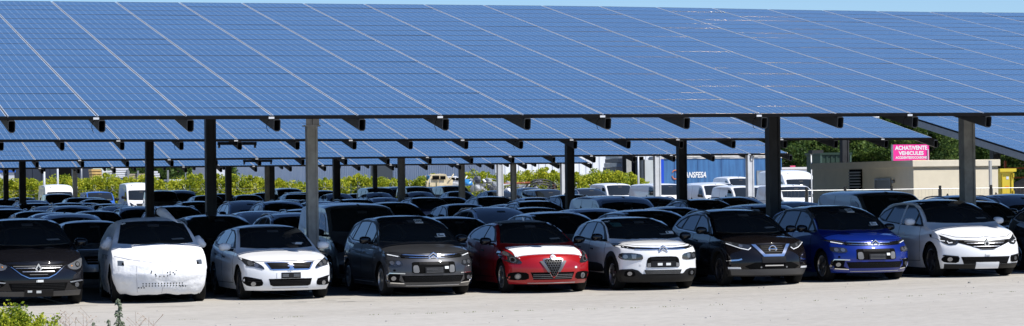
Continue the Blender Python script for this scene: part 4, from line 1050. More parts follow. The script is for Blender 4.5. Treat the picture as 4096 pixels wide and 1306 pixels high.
bm = bmesh.new(); tube(bm, [(.50, 1.95, 1.50), (.42, 2.2, 1.62), (.30, 2.5, 1.72), (.24, 2.65, 1.78), (.22, 2.68, 1.79)], [.05, .05, .10, .10, .03], 10); obj('cloth_flap', bm, CLOTH, C['root'], True)
for sd in (-1, 1):
    bm = bmesh.new(); bmesh.ops.create_icosphere(bm, subdivisions=3, radius=1)
    for v in bm.verts:
        c = v.co; v.co = Vector((sd*(.93+c.x*.12), 1.74+c.y*.14, 1.14+c.z*(.12-.05*c.x)-.04*c.x+.03*mn.noise(c*2.2)))
    obj('covered_mirror', bm, CLOTH, C['root'], True)
add_wheels(C, 'dark', 5); place(C, 645, FY-.18, 1.64); C['root'].rotation_euler.z = R(-4)

# -- generic cars for the rows behind
def proto_rails(S, rails, winf, ws, mir_, label_kind, name='parked_car', rear=False):
    C = start(name, S, P_black, None, None)
    windshield(C, *ws); winf(C)
    H = S['top'][1][1]
    both(C, 'headlight', [(-.52, H-.16), (-.66, H-.17), (-.82, H-.10), (-.85, H), (-.7, H-.04), (-.54, H-.08)], LAMPG, off=.008)
    patch(C, 'grille', [(-.45, H-.06), (-.38, H-.22), (.38, H-.22), (.45, H-.06)], 'front', PITCH, off=.007)
    patch(C, 'lower_grille', [(-.55, .44), (-.5, .30), (.5, .30), (.55, .44)], 'front', PITCH, off=.007)
    slats(C, 'grille_bar', (-.38, .38), (H-.17, H-.12), SILV, .014, .012)
    add_mirrors(C, *mir_, P_black); add_wheels(C, 'silver', 5)
    if rails: add_rails(C, *rails)
    bm = bmesh.new(); y = 3.3; h, n = C['cast']['top'](0, y); tube(bm, [(0, y, h.z-.01), (0, y+.09, h.z+.065), (0, y+.13, h.z)], [.02, .012, .02], 5); obj('antenna', bm, TRIM, C['root'])
    return C
def win_mpv(C):
    side_glass(C, [[(1.66, 1.10), (1.70, 1.30), (2.0, 1.42), (2.28, 1.475), (2.42, 1.48), (2.42, 1.10)], [(2.50, 1.10), (2.50, 1.485), (2.9, 1.49), (3.22, 1.475), (3.36, 1.13)], [(3.46, 1.15), (3.34, 1.45), (3.62, 1.39), (3.78, 1.2)]],
        frame=[(1.40, 1.06), (1.6, 1.25), (1.85, 1.40), (2.15, 1.50), (2.8, 1.53), (3.4, 1.50), (3.85, 1.38), (3.98, 1.16), (3.7, 1.10), (2.4, 1.05)])
S_van = spec(4.38, 1.81, 1.82, [(0, .86), (.06, .92), (.3, 1.02), (.65, 1.11), (.80, 1.15), (1.1, 1.42), (1.4, 1.66), (1.7, 1.77), (2.2, 1.81), (3.2, 1.82), (4.1, 1.80), (4.3, 1.68), (4.36, 1.2), (4.38, .9)],
    [(0, .92), (.9, 1.02), (2.2, 1.06), (4.3, 1.08)], (.80, 1.5), (.82, 3.55), rw=.32, zb=.2, wr=.80, plan=.30, rplan=.08, tum=1.3)
def win_van(C, glass=False):
    side_glass(C, [[(1.30, 1.12), (1.36, 1.30), (1.55, 1.50), (1.75, 1.58), (1.98, 1.60), (1.98, 1.12)]]+([[(2.1, 1.13), (2.1, 1.62), (2.95, 1.63), (2.95, 1.13)], [(3.1, 1.13), (3.1, 1.63), (3.8, 1.62), (3.95, 1.13)]] if glass else []))
    doors(C, [[(1.12, .36), (1.10, .8), (1.2, 1.1)], [(2.04, .36), (2.04, 1.66)], [(3.02, .4), (3.02, 1.7)], [(2.04, 1.05), (4.1, 1.05)]], [(1.8, .98)])
S_big = spec(5.41, 2.06, 2.52, [(0, .92), (.06, .98), (.3, 1.12), (.55, 1.22), (.70, 1.28), (1.0, 1.72), (1.3, 2.05), (1.7, 2.33), (2.2, 2.48), (3.0, 2.52), (5.2, 2.50), (5.36, 2.3), (5.4, 1.2), (5.41, .9)],
    [(0, .98), (.9, 1.15), (2.2, 1.2), (5.3, 1.2)], (.70, 1.35), (.95, 4.45), rw=.34, zb=.22, wr=.84, plan=.30, rplan=.05, tum=1.6, crown=.06)
S_low = dict(S_big, H=1.98, W=1.96, top=[(0, .92), (.06, .98), (.3, 1.12), (.55, 1.22), (.70, 1.28), (1.0, 1.62), (1.3, 1.82), (1.7, 1.94), (2.2, 1.97), (3.0, 1.98), (5.2, 1.96), (5.36, 1.8), (5.4, 1.2), (5.41, .9)])
def van_face(C, zh):
    both(C, 'headlight', [(-.55, zh-.22), (-.8, zh-.24), (-.86, zh), (-.78, zh-.02)], LAMPG, off=.008)
    patch(C, 'grille', [(-.45, zh-.08), (-.42, zh-.26), (.42, zh-.26), (.45, zh-.08)], 'front', TRIM, off=.007)
    patch(C, 'lower_bumper', [(-.8, .5), (-.8, .3), (.8, .3), (.8, .5)], 'front', TRIM, off=.01)
PROTO = {}
PROTO['hatch'] = proto_rails(S_hatch, None, win_hatch, (1.015, 1.385, .735, .60), (1.55, 1.035), 'hatchback')
PROTO['suv'] = proto_rails(S_suv, (2.02, 3.8, 0, .62, P_black, .06), win_suv, (1.125, 1.53, .77, .60), (1.58, 1.16), 'estate')
PROTO['mpv'] = proto_rails(S_mpv, None, win_mpv, (1.12, 1.555, .78, .61), (1.60, 1.13), 'people carrier')
C = start('parked_van', S_van, P_white, None, None); windshield(C, 1.20, 1.68, .76, .66); win_van(C); van_face(C, 1.0)
disc(C, 'roof_vent', 0, 1.765, .02, PITCH, .01); add_mirrors(C, 1.25, 1.18, TRIM); add_wheels(C, 'silver'); PROTO['van'] = C
C = start('parked_van', S_van, P_white, None, None); windshield(C, 1.20, 1.68, .76, .66); win_van(C, True); van_face(C, 1.0)
add_mirrors(C, 1.25, 1.18, TRIM); add_wheels(C, 'silver'); PROTO['vanglass'] = C
C = start('parked_van', S_big, P_white, None, None); windshield(C, 1.32, 1.96, .86, .80); van_face(C, 1.15)
side_glass(C, [[(1.2, 1.28), (1.3, 1.55), (1.6, 1.85), (2.1, 1.9), (2.1, 1.28)]]); doors(C, [[(1.0, .4), (1.0, 1.2)], [(2.2, .4), (2.2, 2.2)], [(3.4, .4), (3.4, 2.2)]], [(1.9, 1.1)])
disc(C, 'roof_vent', -.55, 2.30, .025, PITCH, .01)
add_mirrors(C, 1.05, 1.5, TRIM, None, 1.3); add_wheels(C, 'silver'); PROTO['big'] = C
C = start('parked_van', S_low, P_white, None, None); windshield(C, 1.32, 1.86, .84, .76); van_face(C, 1.15)
side_glass(C, [[(1.2, 1.28), (1.3, 1.5), (1.6, 1.74), (2.1, 1.78), (2.1, 1.28)]]); doors(C, [[(1.0, .4), (1.0, 1.2)], [(2.2, .4), (2.2, 1.8)]], [(1.9, 1.1)])
add_mirrors(C, 1.05, 1.4, TRIM, None, 1.2); add_wheels(C, 'silver'); PROTO['low'] = C
for C in PROTO.values(): C['body'].material_slots[0].link = 'OBJECT'
KIND = {'hatch': 'hatchback', 'suv': 'estate with roof rails', 'mpv': 'people carrier', 'van': 'compact van', 'vanglass': 'windowed compact van', 'big': 'tall panel van', 'low': 'panel van'}
COLS = {'k': (P_black, 'black'), 'n': (P_navy, 'navy blue'), 'g': (P_grey, 'dark grey'), 's': (P_silver, 'silver'), 'm': (P_mid, 'mid grey'), 't': (P_tan, 'taupe'), 'b': (P_steel, 'steel blue'), 'w': (P_white, 'white'), 'v': (P_vblue, 'bright blue'), 'd': (P_brown, 'black brown')}
# centre px of the roof front, roof top py, bumper line Y (None: solve from height), kind, colour
ROWS = [51.38, 56.6, 61.8, 67.0, 76.2, 81.3, 86.4, 91.5, 101.3, 106.4, 111.5, 116.6, 126.5, 131.6, 136.7, 141.8, 151, 156.1, 161.2, 166.3, 178]
T_ = [
 (20,835,6,'suv','t'),(285,854,2,'mpv','b'),(362,882,1,'hatch','s'),(150,843,4,'hatch','n'),(225,850,3,'hatch','b'),(385,843,5,'hatch','g'),(285,822,9,'suv','k'),(208,824,8,'suv','k'),
 (125,801,11,'suv','n'),(138,812,10,'mpv','k'),(-12,823,8,'suv','k'),(8,797,12,'suv','b'),(80,790,13,'suv','n'),(227,775,17,'vanglass','g'),(318,790,14,'hatch','k'),(392,796,13,'hatch','n'),(372,790,15,'mpv','m'),
 (390,766,20,'low','v'),(224,738,20,'big','w'),(545,731,20,'big','w'),(262,811,12,'suv','n'),(345,812,11,'hatch','n'),(430,815,10,'suv','b'),(470,823,8,'suv','n'),(545,826,7,'suv','k'),
 (690,823,6,'suv','t'),(785,805,9,'suv','t'),(648,762,17,'van','s'),(716,761,19,'low','g'),(830,781,13,'hatch','k'),(886,775,16,'mpv','n'),(990,779,14,'hatch','k'),(980,803,8,'suv','b'),(1042,844,3,'mpv','b'),
 (858,859,1,'mpv','k'),(1115,804,7,'suv','n'),(1165,850,2,'suv','b'),(1215,836,4,'suv','s'),(1410,811,1,'van','m'),(1148,753,18,'van','s'),(1062,771,16,'mpv','m'),(1190,775,14,'hatch','k'),(1190,769,17,'suv','n'),
 (1300,762,18,'mpv','b'),(1355,774,15,'hatch','d'),(1428,775,17,'hatch','b'),(1515,750,17,'vanglass','g'),(1512,770,15,'hatch','k'),(1410,796,8,'suv','n'),(1150,799,9,'suv','n'),(1300,805,9,'mpv','n'),(1540,790,10,'hatch','s'),(1578,808,6,'mpv','k'),
 (1665,746,17,'vanglass','m'),(1682,767,15,'hatch','k'),(1592,747,19,'low','k'),(1808,743,16,'vanglass','t'),(1730,748,19,'low','n'),(1835,765,14,'hatch','k'),(1695,789,8,'suv','n'),(1804,788,10,'hatch','b'),(1955,785,7,'suv','n'),
 (1855,815,5,'hatch','k'),(1972,828,3,'suv','s'),(1815,867,1,'hatch','t'),(1985,762,14,'suv','k'),(2125,751,17,'mpv','b'),(2183,757,13,'vanglass','k'),(2150,789,11,'hatch','s'),(2130,802,8,'suv','k'),(2300,778,5,'mpv','k'),
 (2465,783,3,'van','m'),(2140,829,4,'hatch','n'),(2372,833,2,'mpv','n'),(2235,847,1,'mpv','s'),(2045,817,6,'hatch','g'),(2345,753,13,'suv','s'),(2460,733,14,'van','w'),(2610,838,1,'mpv','n'),(2605,786,7,'suv','d'),
 (2700,827,2,'hatch','n'),(2800,796,4,'suv','b'),(2930,787,6,'suv','s'),(2655,734,13,'low','w'),(2848,734,12,'van','w'),(2962,742,11,'van','w'),(2942,706,17,'van','w'),(2860,730,16,'low','w'),(3150,738,10,'van','w'),(3150,681,14,'big','w'),
 (4262,812,0,'suv','k'),(3072,816,2,'mpv','k'),(3180,806,3,'hatch','n'),(3500,762,1,'van','m'),(3830,781,2,'suv','n'),(3908,803,1,'hatch','k'),(4075,776,5,'mpv','n'),(4140,788,3,'suv','b'),(3050,742,13,'van','w')]
occ = {}; cars_made = []
for k, rec in enumerate(T_):
    px, py, row, kd, cl = rec[:5]; C = PROTO[kd]; S = C['S']; ytop = min(q[0] for q in S['top'] if q[1] > S['H']-.03)
    best = None
    for dr in (0, 1, -1, 2, -2, 3, -3):
        r2 = row+dr
        if (row < 3 or row > 18) and dr: continue
        if not (3 if row > 2 else 0) <= r2 <= 20: continue
        Yf = ROWS[r2]; p = at(px, py, Yf+ytop); zg = G(p.x, Yf+1.5); s = (p.z-zg)/S['H']
        if any(abs(p.x-xx) < 2.1 for xx in occ.get(r2, [])): continue
        cost = abs(s-1)+.025*abs(dr)
        if best is None or cost < best[0]: best = (cost, r2, p.x, s, zg, Yf)
    if best is None:
        print('CARLOG no room', rec); continue
    _, row, x_, s, zg, Yf = best; occ.setdefault(row, []).append(x_)
    cars_made.append((row, x_, k, kd, cl, s, zg, Yf))
log = []
rowname = ['front', 'second', 'third', 'fourth']
can = ['nearest', 'second', 'third', 'fourth', 'farthest']
ordw = ['first', 'second', 'third', 'fourth', 'fifth', 'sixth', 'seventh', 'eighth', 'ninth', 'tenth', 'eleventh', 'twelfth']
for row in sorted({c[0] for c in cars_made}):
    L_ = sorted([c for c in cars_made if c[0] == row], key=lambda c: c[1])
    for i, (_, x, k, kd, cl, s, zg, Yf) in enumerate(L_):
        if i and x-L_[i-1][1] < 2.05: log.append(('close', row, k, kd, round(x-L_[i-1][1], 2)))
        if not .93 < s < 1.08: log.append(('scale', row, k, T_[k], round(s, 3)))
        C = PROTO[kd]
        r = copy_tree(C['root']); pm, cn = COLS[cl]
        b_ = [c for c in r.children if c.name.startswith('body')][0]
        b_.material_slots[0].link = 'OBJECT'; b_.material_slots[0].material = pm
        jit = rnd.uniform(-.15, .15)
        r.location = (x, Yf+jit, zg); r.scale = (1, 1, s); r.rotation_euler.z = R(rnd.uniform(-1.5, 1.0))
        if row == 0: where = 'front row, at the right edge'
        elif row < 20: where = 'row %d under the %s canopy' % (row % 4+1, can[row//4])
        else: where = 'last row before the hedge'
        tag(r, '%s %s, %s from left, %s' % (cn, KIND[kd], ordw[i], where), 'van' if kd in ('van', 'vanglass', 'big', 'low') else 'car', 'vehicles parked in rows behind the front row')
for C in PROTO.values():
    def rm(o):
        for ch in list(o.children): rm(ch)
        bpy.data.objects.remove(o)
    rm(C['root'])
# black car at the right edge of the front row
for q in log: print('CARLOG', q)


# ------------------------------------------------------------------ foliage
def foliage_mat(name, c1, c2, c3, sc_=1.2):
    m, nt, b = new_mat(name); tc = nt.nodes.new('ShaderNodeTexCoord'); g = nt.nodes.new('ShaderNodeNewGeometry')
    n = nt.nodes.new('ShaderNodeTexNoise'); n.inputs['Scale'].default_value = sc_; n.inputs['Detail'].default_value = 4
    nt.links.new(tc.outputs['Object'], n.inputs['Vector'])
    a = nt.nodes.new('ShaderNodeMath'); a.operation = 'ADD'; s_ = nt.nodes.new('ShaderNodeMath'); s_.operation = 'MULTIPLY_ADD'
    s_.inputs[1].default_value = .6; s_.inputs[2].default_value = -.3; nt.links.new(g.outputs['Random Per Island'], s_.inputs[0])
    nt.links.new(n.outputs['Fac'], a.inputs[0]); nt.links.new(s_.outputs[0], a.inputs[1])
    r = nt.nodes.new('ShaderNodeValToRGB'); nt.links.new(a.outputs[0], r.inputs[0]); r.color_ramp.elements.new(.5)
    for e, (p, c) in zip(r.color_ramp.elements, ((.28, c1), (.52, c2), (.78, c3))): e.position = p; e.color = (*c, 1)
    nt.links.new(r.outputs[0], b.inputs['Base Color']); b.inputs['Roughness'].default_value = .6; b.inputs['Specular IOR Level'].default_value = .3
    t = nt.nodes.new('ShaderNodeBsdfTranslucent'); mx = nt.nodes.new('ShaderNodeMixShader'); mx.inputs[0].default_value = .42
    nt.links.new(r.outputs[0], t.inputs[0]); nt.links.new(b.outputs[0], mx.inputs[1]); nt.links.new(t.outputs[0], mx.inputs[2])
    nt.links.new(mx.outputs[0], nt.nodes['Material Output'].inputs[0]); return m
LEAF_Y = foliage_mat('hedge_leaves', (.14, .22, .018), (.42, .48, .03), (.66, .64, .06), .9)
LEAF_G = foliage_mat('tree_leaves', (.03, .07, .014), (.075, .135, .026), (.15, .22, .045), .5)
LEAF_B = foliage_mat('bush_leaves', (.10, .17, .012), (.34, .42, .025), (.62, .62, .05), 5)
BARK = mat('bark', (.07, .055, .04), .9, noise=.3, nscale=6)
npr = np.random.default_rng(5)
def leaf_mesh(name, P, size, flat=.0, elong=1.6):
    """one small bent leaf at every point"""
    n = len(P); d = npr.normal(size=(n, 3)); d[:, 2] += flat; d /= np.linalg.norm(d, axis=1)[:, None]
    t = np.cross(d, npr.normal(size=(n, 3))); t /= np.linalg.norm(t, axis=1)[:, None]; b_ = np.cross(d, t)
    s = (size*npr.uniform(.6, 1.3, n))[:, None]
    V = np.empty((n, 4, 3)); V[:, 0] = P-t*s*elong*.5; V[:, 1] = P+b_*s*.45; V[:, 2] = P+t*s*elong*.5; V[:, 3] = P-b_*s*.45+d*s*.15
    F2 = np.arange(n*4).reshape(n, 4)
    me = bpy.data.meshes.new(name); me.vertices.add(n*4); me.vertices.foreach_set('co', V.reshape(-1)); me.loops.add(n*4); me.loops.foreach_set('vertex_index', F2.reshape(-1))
    me.polygons.add(n); me.polygons.foreach_set('loop_start', np.arange(0, n*4, 4)); me.update(calc_edges=True); return me
def clumps(cs, per, spread):
    out = []
    for c in cs:
        k = int(per*rnd.uniform(.6, 1.3)); q = npr.normal(size=(k, 3)); q /= np.linalg.norm(q, axis=1)[:, None]
        out.append(np.array(c[:3])+q*(npr.uniform(.35, 1, (k, 1))**.6)*np.array(spread)*c[3])
    return np.concatenate(out)
def hedge(px0, px1, Y, top, label, dens=1.0, depth=2.6):
    x0, x1 = xat(px0, Y), xat(px1, Y); g = G((x0+x1)/2, Y)
    root = empty('hedge', ((x0+x1)/2, Y, g), 0, label, 'hedge')
    cs = []; n = int((x1-x0)*dens*4.2)
    for k in range(n):
        x = x0+(x1-x0)*(k+rnd.random())/n; t = (x-x0)/(x1-x0); px = px0+(px1-px0)*t
        h = at(px, top(px), Y).z-g; h *= rnd.uniform(.88, 1.0) if rnd.random() > .12 else rnd.uniform(1, 1.10)
        z = .3
        while z < h-.2:
            cs.append((x-(x0+x1)/2+rnd.uniform(-.3, .3), rnd.uniform(-.4, .9), z, rnd.uniform(.7, 1.2))); z += rnd.uniform(.35, .6)
        cs.append((x-(x0+x1)/2, rnd.uniform(-.2, .6), h-.25, rnd.uniform(.4, .8)))
        if rnd.random() < .5: cs.append((x-(x0+x1)/2+rnd.uniform(-.4, .4), rnd.uniform(0, .5), h+.0, rnd.uniform(.2, .35)))
    P = clumps(cs, 190*dens, (.6, .5, .55))
    obj('foliage', leaf_mesh('foliage', P, .095), LEAF_Y, root)
    bm = bmesh.new()
    for k in range(int((x1-x0)/1.2)):
        x = x0-(x0+x1)/2+k*1.2+rnd.uniform(0, .8); tube(bm, [(x, .4, -.1), (x+.1, .4, 1), (x+rnd.uniform(-.4, .4), .5, 2.2)], [.05, .035, .01], 5)
    obj('stem', bm, BARK, root)
hedge(-120, 950, 189, lambda p: 716+6*math.sin(p/90)-4*math.sin(p/37), 'long yellow green hedge behind the wire fence on the left')
hedge(955, 1740, 189, lambda p: 722+7*math.sin(p/60)-(10 if p > 1380 else 0), 'middle yellow green hedge in front of the grey hall wall')
hedge(1850, 2245, 196, lambda p: 700+8*math.sin(p/35)-8*(p > 2080), 'rough green hedge behind the pile of scrap')
hedge(2285, 2575, 186, lambda p: 692+8*math.sin(p/40)+10*(p > 2480), 'tall green hedge in front of the white hall wall')
hedge(3100, 3242, 182, lambda p: 704+6*math.sin(p/12), 'green bush row between the tall white van and the beige cabin', 1.2)
def tree(px, Y, h, r, label, group, seed=0):
    x = xat(px, Y); g = G(x, Y); root = empty('tree', (x, Y, g), 0, label, 'tree', group)
    bm = bmesh.new(); tube(bm, [(0, 0, -.2), (.1, 0, h*.25), (-.1, .1, h*.5), (.1, 0, h*.8)], [.28, .22, .15, .04], 7)
    for k in range(9):
        a = rnd.uniform(0, 6.28); z = h*rnd.uniform(.25, .7); l = r*rnd.uniform(.5, .9)
        tube(bm, [(0, 0, z), (l*.5*math.cos(a), l*.5*math.sin(a), z+l*.3), (l*math.cos(a), l*math.sin(a), z+l*.5)], [.09, .06, .02], 5)
    obj('trunk', bm, BARK, root)
    cs = []
    for k in range(95):
        a = rnd.uniform(0, 6.28); u = rnd.uniform(-1, 1); q = rnd.uniform(.45, 1)**.5
        w_ = math.sqrt(1-u*u)*(1+.25*math.sin(3*a+seed))
        cs.append((r*q*w_*math.cos(a), r*q*w_*math.sin(a), h*.54+h*.46*u*q, rnd.uniform(.7, 1.35)))
    obj('crown', leaf_mesh('crown', clumps(cs, 330, (1.0, 1.0, .75)), .19, .3), LEAF_G, root)
for k, (px, Y, h, r) in enumerate(((2960, 262, 9, 4.5), (3100, 255, 9.5, 5), (3190, 268, 9, 5), (3290, 250, 9.5, 5), (3380, 262, 11, 5.5), (3480, 252, 11.5, 6), (3590, 262, 12.5, 6), (3690, 250, 12, 6), (3790, 258, 11, 6), (3890, 252, 10, 5.5), (3990, 262, 9.5, 5.5), (4080, 250, 9, 5.5), (4190, 262, 10, 6), (3230, 285, 9, 6), (3540, 285, 13, 7), (3740, 285, 12, 7), (3940, 285, 11, 7))):
    tree(px, Y, h, r, 'dark green tree in the wood behind the beige cabin and pink sign', 'trees of the wood on the right', k)
for k, (px, Y, h, r) in enumerate(((620, 262, 6, 3.5), (720, 255, 6, 3.5), (790, 262, 6.5, 3.5))):
    tree(px, Y, h, r, 'dark tree behind the lumber racks on the left', 'trees behind the lumber racks', k)

# ------------------------------------------------------------------ buildings and yards
def wall_mat(name, col, scale, rough=.5, depth=.03, axis=0, metal=0):
    """corrugated sheet: ribs by bump, uneven weathering"""
    m = mat(name, col, rough, metal, noise=.08, nscale=.4); nt = m.node_tree; b = nt.nodes['Principled BSDF']
    tc = [n for n in nt.nodes if n.bl_idname == 'ShaderNodeTexCoord'][0]; w_ = nt.nodes.new('ShaderNodeTexWave'); w_.inputs['Scale'].default_value = scale
    w_.bands_direction = 'XYZ'[axis] if axis < 3 else 'DIAGONAL'; nt.links.new(tc.outputs['Object'], w_.inputs['Vector'])
    bp = nt.nodes.new('ShaderNodeBump'); bp.inputs['Distance'].default_value = depth; bp.inputs['Strength'].default_value = 1
    nt.links.new(w_.outputs['Fac'], bp.inputs['Height']); nt.links.new(bp.outputs[0], b.inputs['Normal']); return m
def ribs(bm, p0, p1, z0, z1, pitch, dep, nrm):
    p0, p1 = Vector(p0), Vector(p1); L = (p1-p0).length; t = (p1-p0)/L; n = int(L/pitch)
    for k in range(n):
        a = p0+t*(k*pitch); b_ = a+t*pitch*.35
        vs_ = [bm.verts.new((q.x+nrm[0]*d, q.y+nrm[1]*d, z)) for z in (z0, z1) for d in (0, dep) for q in (a, b_)]
        for f in ((0, 1, 5, 4), (2, 6, 7, 3), (0, 4, 6, 2), (1, 3, 7, 5), (4, 5, 7, 6), (0, 2, 3, 1)): bm.faces.new([vs_[i] for i in f])
# big hall: left wall sheet coloured greyer for its shade, front wall in sun
Yh = 222; xc = xat(1985, Yh); g = G(xc, Yh)
HWHITE = mat('hall_white_sheet', (.72, .74, .76), .5, noise=.05, nscale=.3); HSHADE = mat('hall_shade_sheet', (.55, .61, .69), .5, noise=.06, nscale=.3)
hall = empty('warehouse', (xc, Yh, g), 0, 'large hall with ribbed white front wall and shaded grey side wall', 'building')
lo, hi = 0, 400
for _ in range(50):
    mid = (lo+hi)/2; d = Vector((xc, Yh+mid, g))-Vector((0, 0, CH)); pxm = 2048+CF*d.dot(_X)/d.dot(_F)
    if pxm > 930: lo = mid
    else: hi = mid
dep = lo
xr = xat(2640, Yh)-xc
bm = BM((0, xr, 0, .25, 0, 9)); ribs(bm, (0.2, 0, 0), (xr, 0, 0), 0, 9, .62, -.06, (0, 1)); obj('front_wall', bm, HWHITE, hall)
bm = BM((0.003, .25, .253, dep, 0, 9)); ribs(bm, (.003, .3, 0), (.003, dep, 0), 0, 9, .8, -.05, (1, 0)); obj('side_wall', bm, HSHADE, hall)
obj('roof', BM((-.3, xr+.3, -.3, dep, 9.002, 9.3)), STEEL, hall)
obj('side_door', BM((-.06, .0, dep*.30, dep*.30+9, 0, 5.2)), mat('dark_door', (.03, .035, .045), .5), hall)
obj('corner_trim', BM((-.08, .16, -.09, -.003, 0, 9)), WSTEEL, hall)
# dark shed and neighbours on the far left
def block(name, px0, px1, Y, ytop, dep, m, label, cat, ribp=0, zmin=0, top=None):
    x0, x1 = xat(px0, Y), xat(px1, Y); g = G(x0, Y); h = at((px0+px1)/2, ytop, Y).z-g
    r = empty(name, (x0, Y, g), 0, label, cat)
    bm = BM((0, x1-x0, 0, dep, zmin, h));
    if ribp: ribs(bm, (.05, 0, 0), (x1-x0, 0, 0), zmin, h-.05, ribp, -.05, (0, 1))
    obj('wall', bm, m, r); obj('roof', BM((-.1, x1-x0+.1, -.12, dep+.1, h+.002, h+.15)), top or m, r); return r, x1-x0, h
SHED = mat('shed_dark_sheet', (.020, .028, .045), .5, noise=.2, nscale=.5)
r, wd, h = block('shed', 58, 372, 216, 560, 20, SHED, 'dark ribbed shed behind the hedge on the far left', 'building', .7)
obj('door', BM((wd*.55, wd*.72, -.08, -.003, 0, 4)), PITCH, r)
r, wd, h = block('small_building', 842, 900, 210, 600, 8, mat('white_render', (.6, .62, .66), .7, noise=.05), 'narrow pale building beside the shaded hall wall', 'building')
obj('window', BM((wd*.2, wd*.35, -.03, -.003, 1, 4)), SHED, r)
r, wd, h = block('storage_box', -60, 58, 205, 691, 3, mat('pale_grey_sheet', (.50, .52, .55), .6, noise=.1), 'pale grey ribbed storage box with blue top on the far left', 'storage box', .5, 0, P_vblue)
# wood stack and racks
WOOD = mat('fresh_timber', (.62, .40, .14), .7, noise=.25, nscale=2); WOODG = mat('grey_timber', (.42, .35, .26), .8, noise=.3, nscale=2)
def stack(px0, px1, Y, y0, y1, m, m2, label, name='timber_stack', cat='timber stack', layers=12):
    x0, x1 = xat(px0, Y), xat(px1, Y); g = G(x0, Y); zb, zt = at(px0, y1, Y).z-g, at(px0, y0, Y).z-g
    r = empty(name, (x0, Y, g), 0, label, cat); bm = bmesh.new(); b2 = bmesh.new(); dz = zt/layers
    for k in range(layers):
        j = rnd.uniform(-.08, .08); box(bm, j, x1-x0+j, 0, 1.6, k*dz+dz*.25, (k+1)*dz)
        for q in range(4): box(b2, (x1-x0)*(.1+.25*q), (x1-x0)*(.1+.25*q)+.1, .05, 1.5, k*dz+.002, k*dz+dz*.25-.002)
    obj('boards', bm, m, r); obj('spacers', b2, m2, r); return r
stack(366, 405, 200, 677, 730, WOOD, BARK, 'tall stack of fresh orange boards behind the left hedge', layers=16)
def rack(px0, px1, Y, ytop, label, loads):
    x0, x1 = xat(px0, Y), xat(px1, Y); g = G(x0, Y); h = at(px0, ytop, Y).z-g; w_ = x1-x0
    r = empty('storage_rack', (x0, Y, g), 0, label, 'storage rack'); n = max(2, int(w_/2))
    for k in range(n+1):
        obj('upright', BM((k*w_/n-.07, k*w_/n+.07, 0, .12, 0, h)), STEEL, r)
    for z in (h*.33, h*.62): obj('shelf', BM((0, w_, -.05, -.003, z, z+.1), (0, w_, 1.2, 1.25, z, z+.1)), STEEL, r)
    for a, b_, z0, z1, m in loads:
        bm = bmesh.new(); k = 0; z = z0*h
        while z < z1*h-.02:
            box(bm, a*w_+rnd.uniform(-.1, .1), b_*w_+rnd.uniform(-.1, .1), .15, 1.1, z, z+.13); z += .17
        obj('load', bm, m, r)
PKW = mat('white_wrap', (.68, .70, .74), .5, noise=.1); PKB = mat('blue_wrap', (.08, .25, .55), .4, noise=.1); RED = mat('rust_red', (.25, .07, .03), .8, noise=.3, nscale=3)
rack(405, 512, 201, 680, 'rack with white and blue wrapped packs beside the orange boards', [(.0, .45, .64, .8, PKB), (0, .45, .8, .96, PKW), (.5, 1, .64, .8, PKB), (.5, 1, .8, 1.0, PKW), (.02, .4, .35, .55, WOODG), (.5, .75, .35, .55, RED), (0, 1, .0, .3, PKW)])
rack(515, 590, 202, 684, 'middle rack loaded with long grey boards behind the hedge', [(0, 1, .65, .92, WOODG), (0, .9, .36, .58, WOOD), (0, 1, 0, .3, WOODG)])
rack(600, 745, 203, 682, 'wide rack with boards and pipes left of the hall', [(0, .25, .65, .95, PKW), (.02, .35, .36, .6, WOOD), (.4, .9, .36, .6, WOODG), (.45, .95, .66, .8, PKW), (.0, .9, .0, .3, WOODG)])
# light poles beyond the cars
def pole(px, Y, ytop, r_, m, label, lamp=False, ybot=None):
    x = xat(px, Y); g = G(x, Y); z = at(px, ytop, Y).z-g
    root = empty('lamp_post', (x, Y, g), 0, label, 'lamp post')
    bm = bmesh.new(); tube(bm, [(0, 0, 0), (0, 0, z)], [r_, r_*.8], 10); obj('pole', bm, m, root, True)
    obj('foot_plate', BM((-.2, .2, -.2, .2, 0, .03)), DSTEEL, root)
    if lamp:
        bm = bmesh.new(); tube(bm, [(0, 0, z-.06), (.0, -.3, z)], .04, 6); box(bm, -.22, .22, -.62, -.25, z-.06, z+.05); obj('lamp_head', bm, DSTEEL, root)
pole(177, 183.2, 610, .09, WSTEEL, 'pale pole left of the tall white van, the thicker one')
pole(231, 183.4, 610, .075, WSTEEL, 'pale pole rising behind the tall white van roof')
pole(326, 206, 610, .09, STEEL, 'pale pole in front of the dark shed wall')
pole(2554, 149.5, 560, .065, WSTEEL, 'thin white pole left of the blue trailer')
pole(3246, 90.2, 608, .03, WSTEEL, 'small floodlight post at the left end of the beige cabin', True)
# fence with posts in front of the hedge
def wire_fence(px0, px1, Y, h, step, label, pm, name='wire_fence', coil=True, wires=4):
    x0, x1 = xat(px0, Y), xat(px1, Y); root = empty(name, (x0, Y, G(x0, Y)), 0, label, 'fence'); n = int((x1-x0)/step)
    for k in range(n+1):
        obj('post', BM((k*step-.03, k*step+.03, -.03, .03, 0, h+.25)), pm, root)
    bm = bmesh.new()
    for q in range(wires): tube(bm, [(0, 0, h*(q+1)/wires), (x1-x0, 0, h*(q+1)/wires)], .006, 3)
    if coil:
        pts = []; t = 0
        while t < x1-x0: pts.append((t+.35*math.cos(t*5), .02+.12*math.sin(t*5), h+.05+.32*math.sin(t*5))); t += .12
        tube(bm, pts, .009, 3)
    obj('wires', bm, STEEL, root); return root
GPOST = mat('green_post', (.02, .05, .03), .6)
wire_fence(-80, 1745, 185.3, 2.0, 2.9, 'long fence with green posts and coiled wire before the hedges', GPOST)
wire_fence(1745, 2300, 185.3, 2.0, 2.9, 'coiled wire fence in front of the pile of scrap', GPOST)
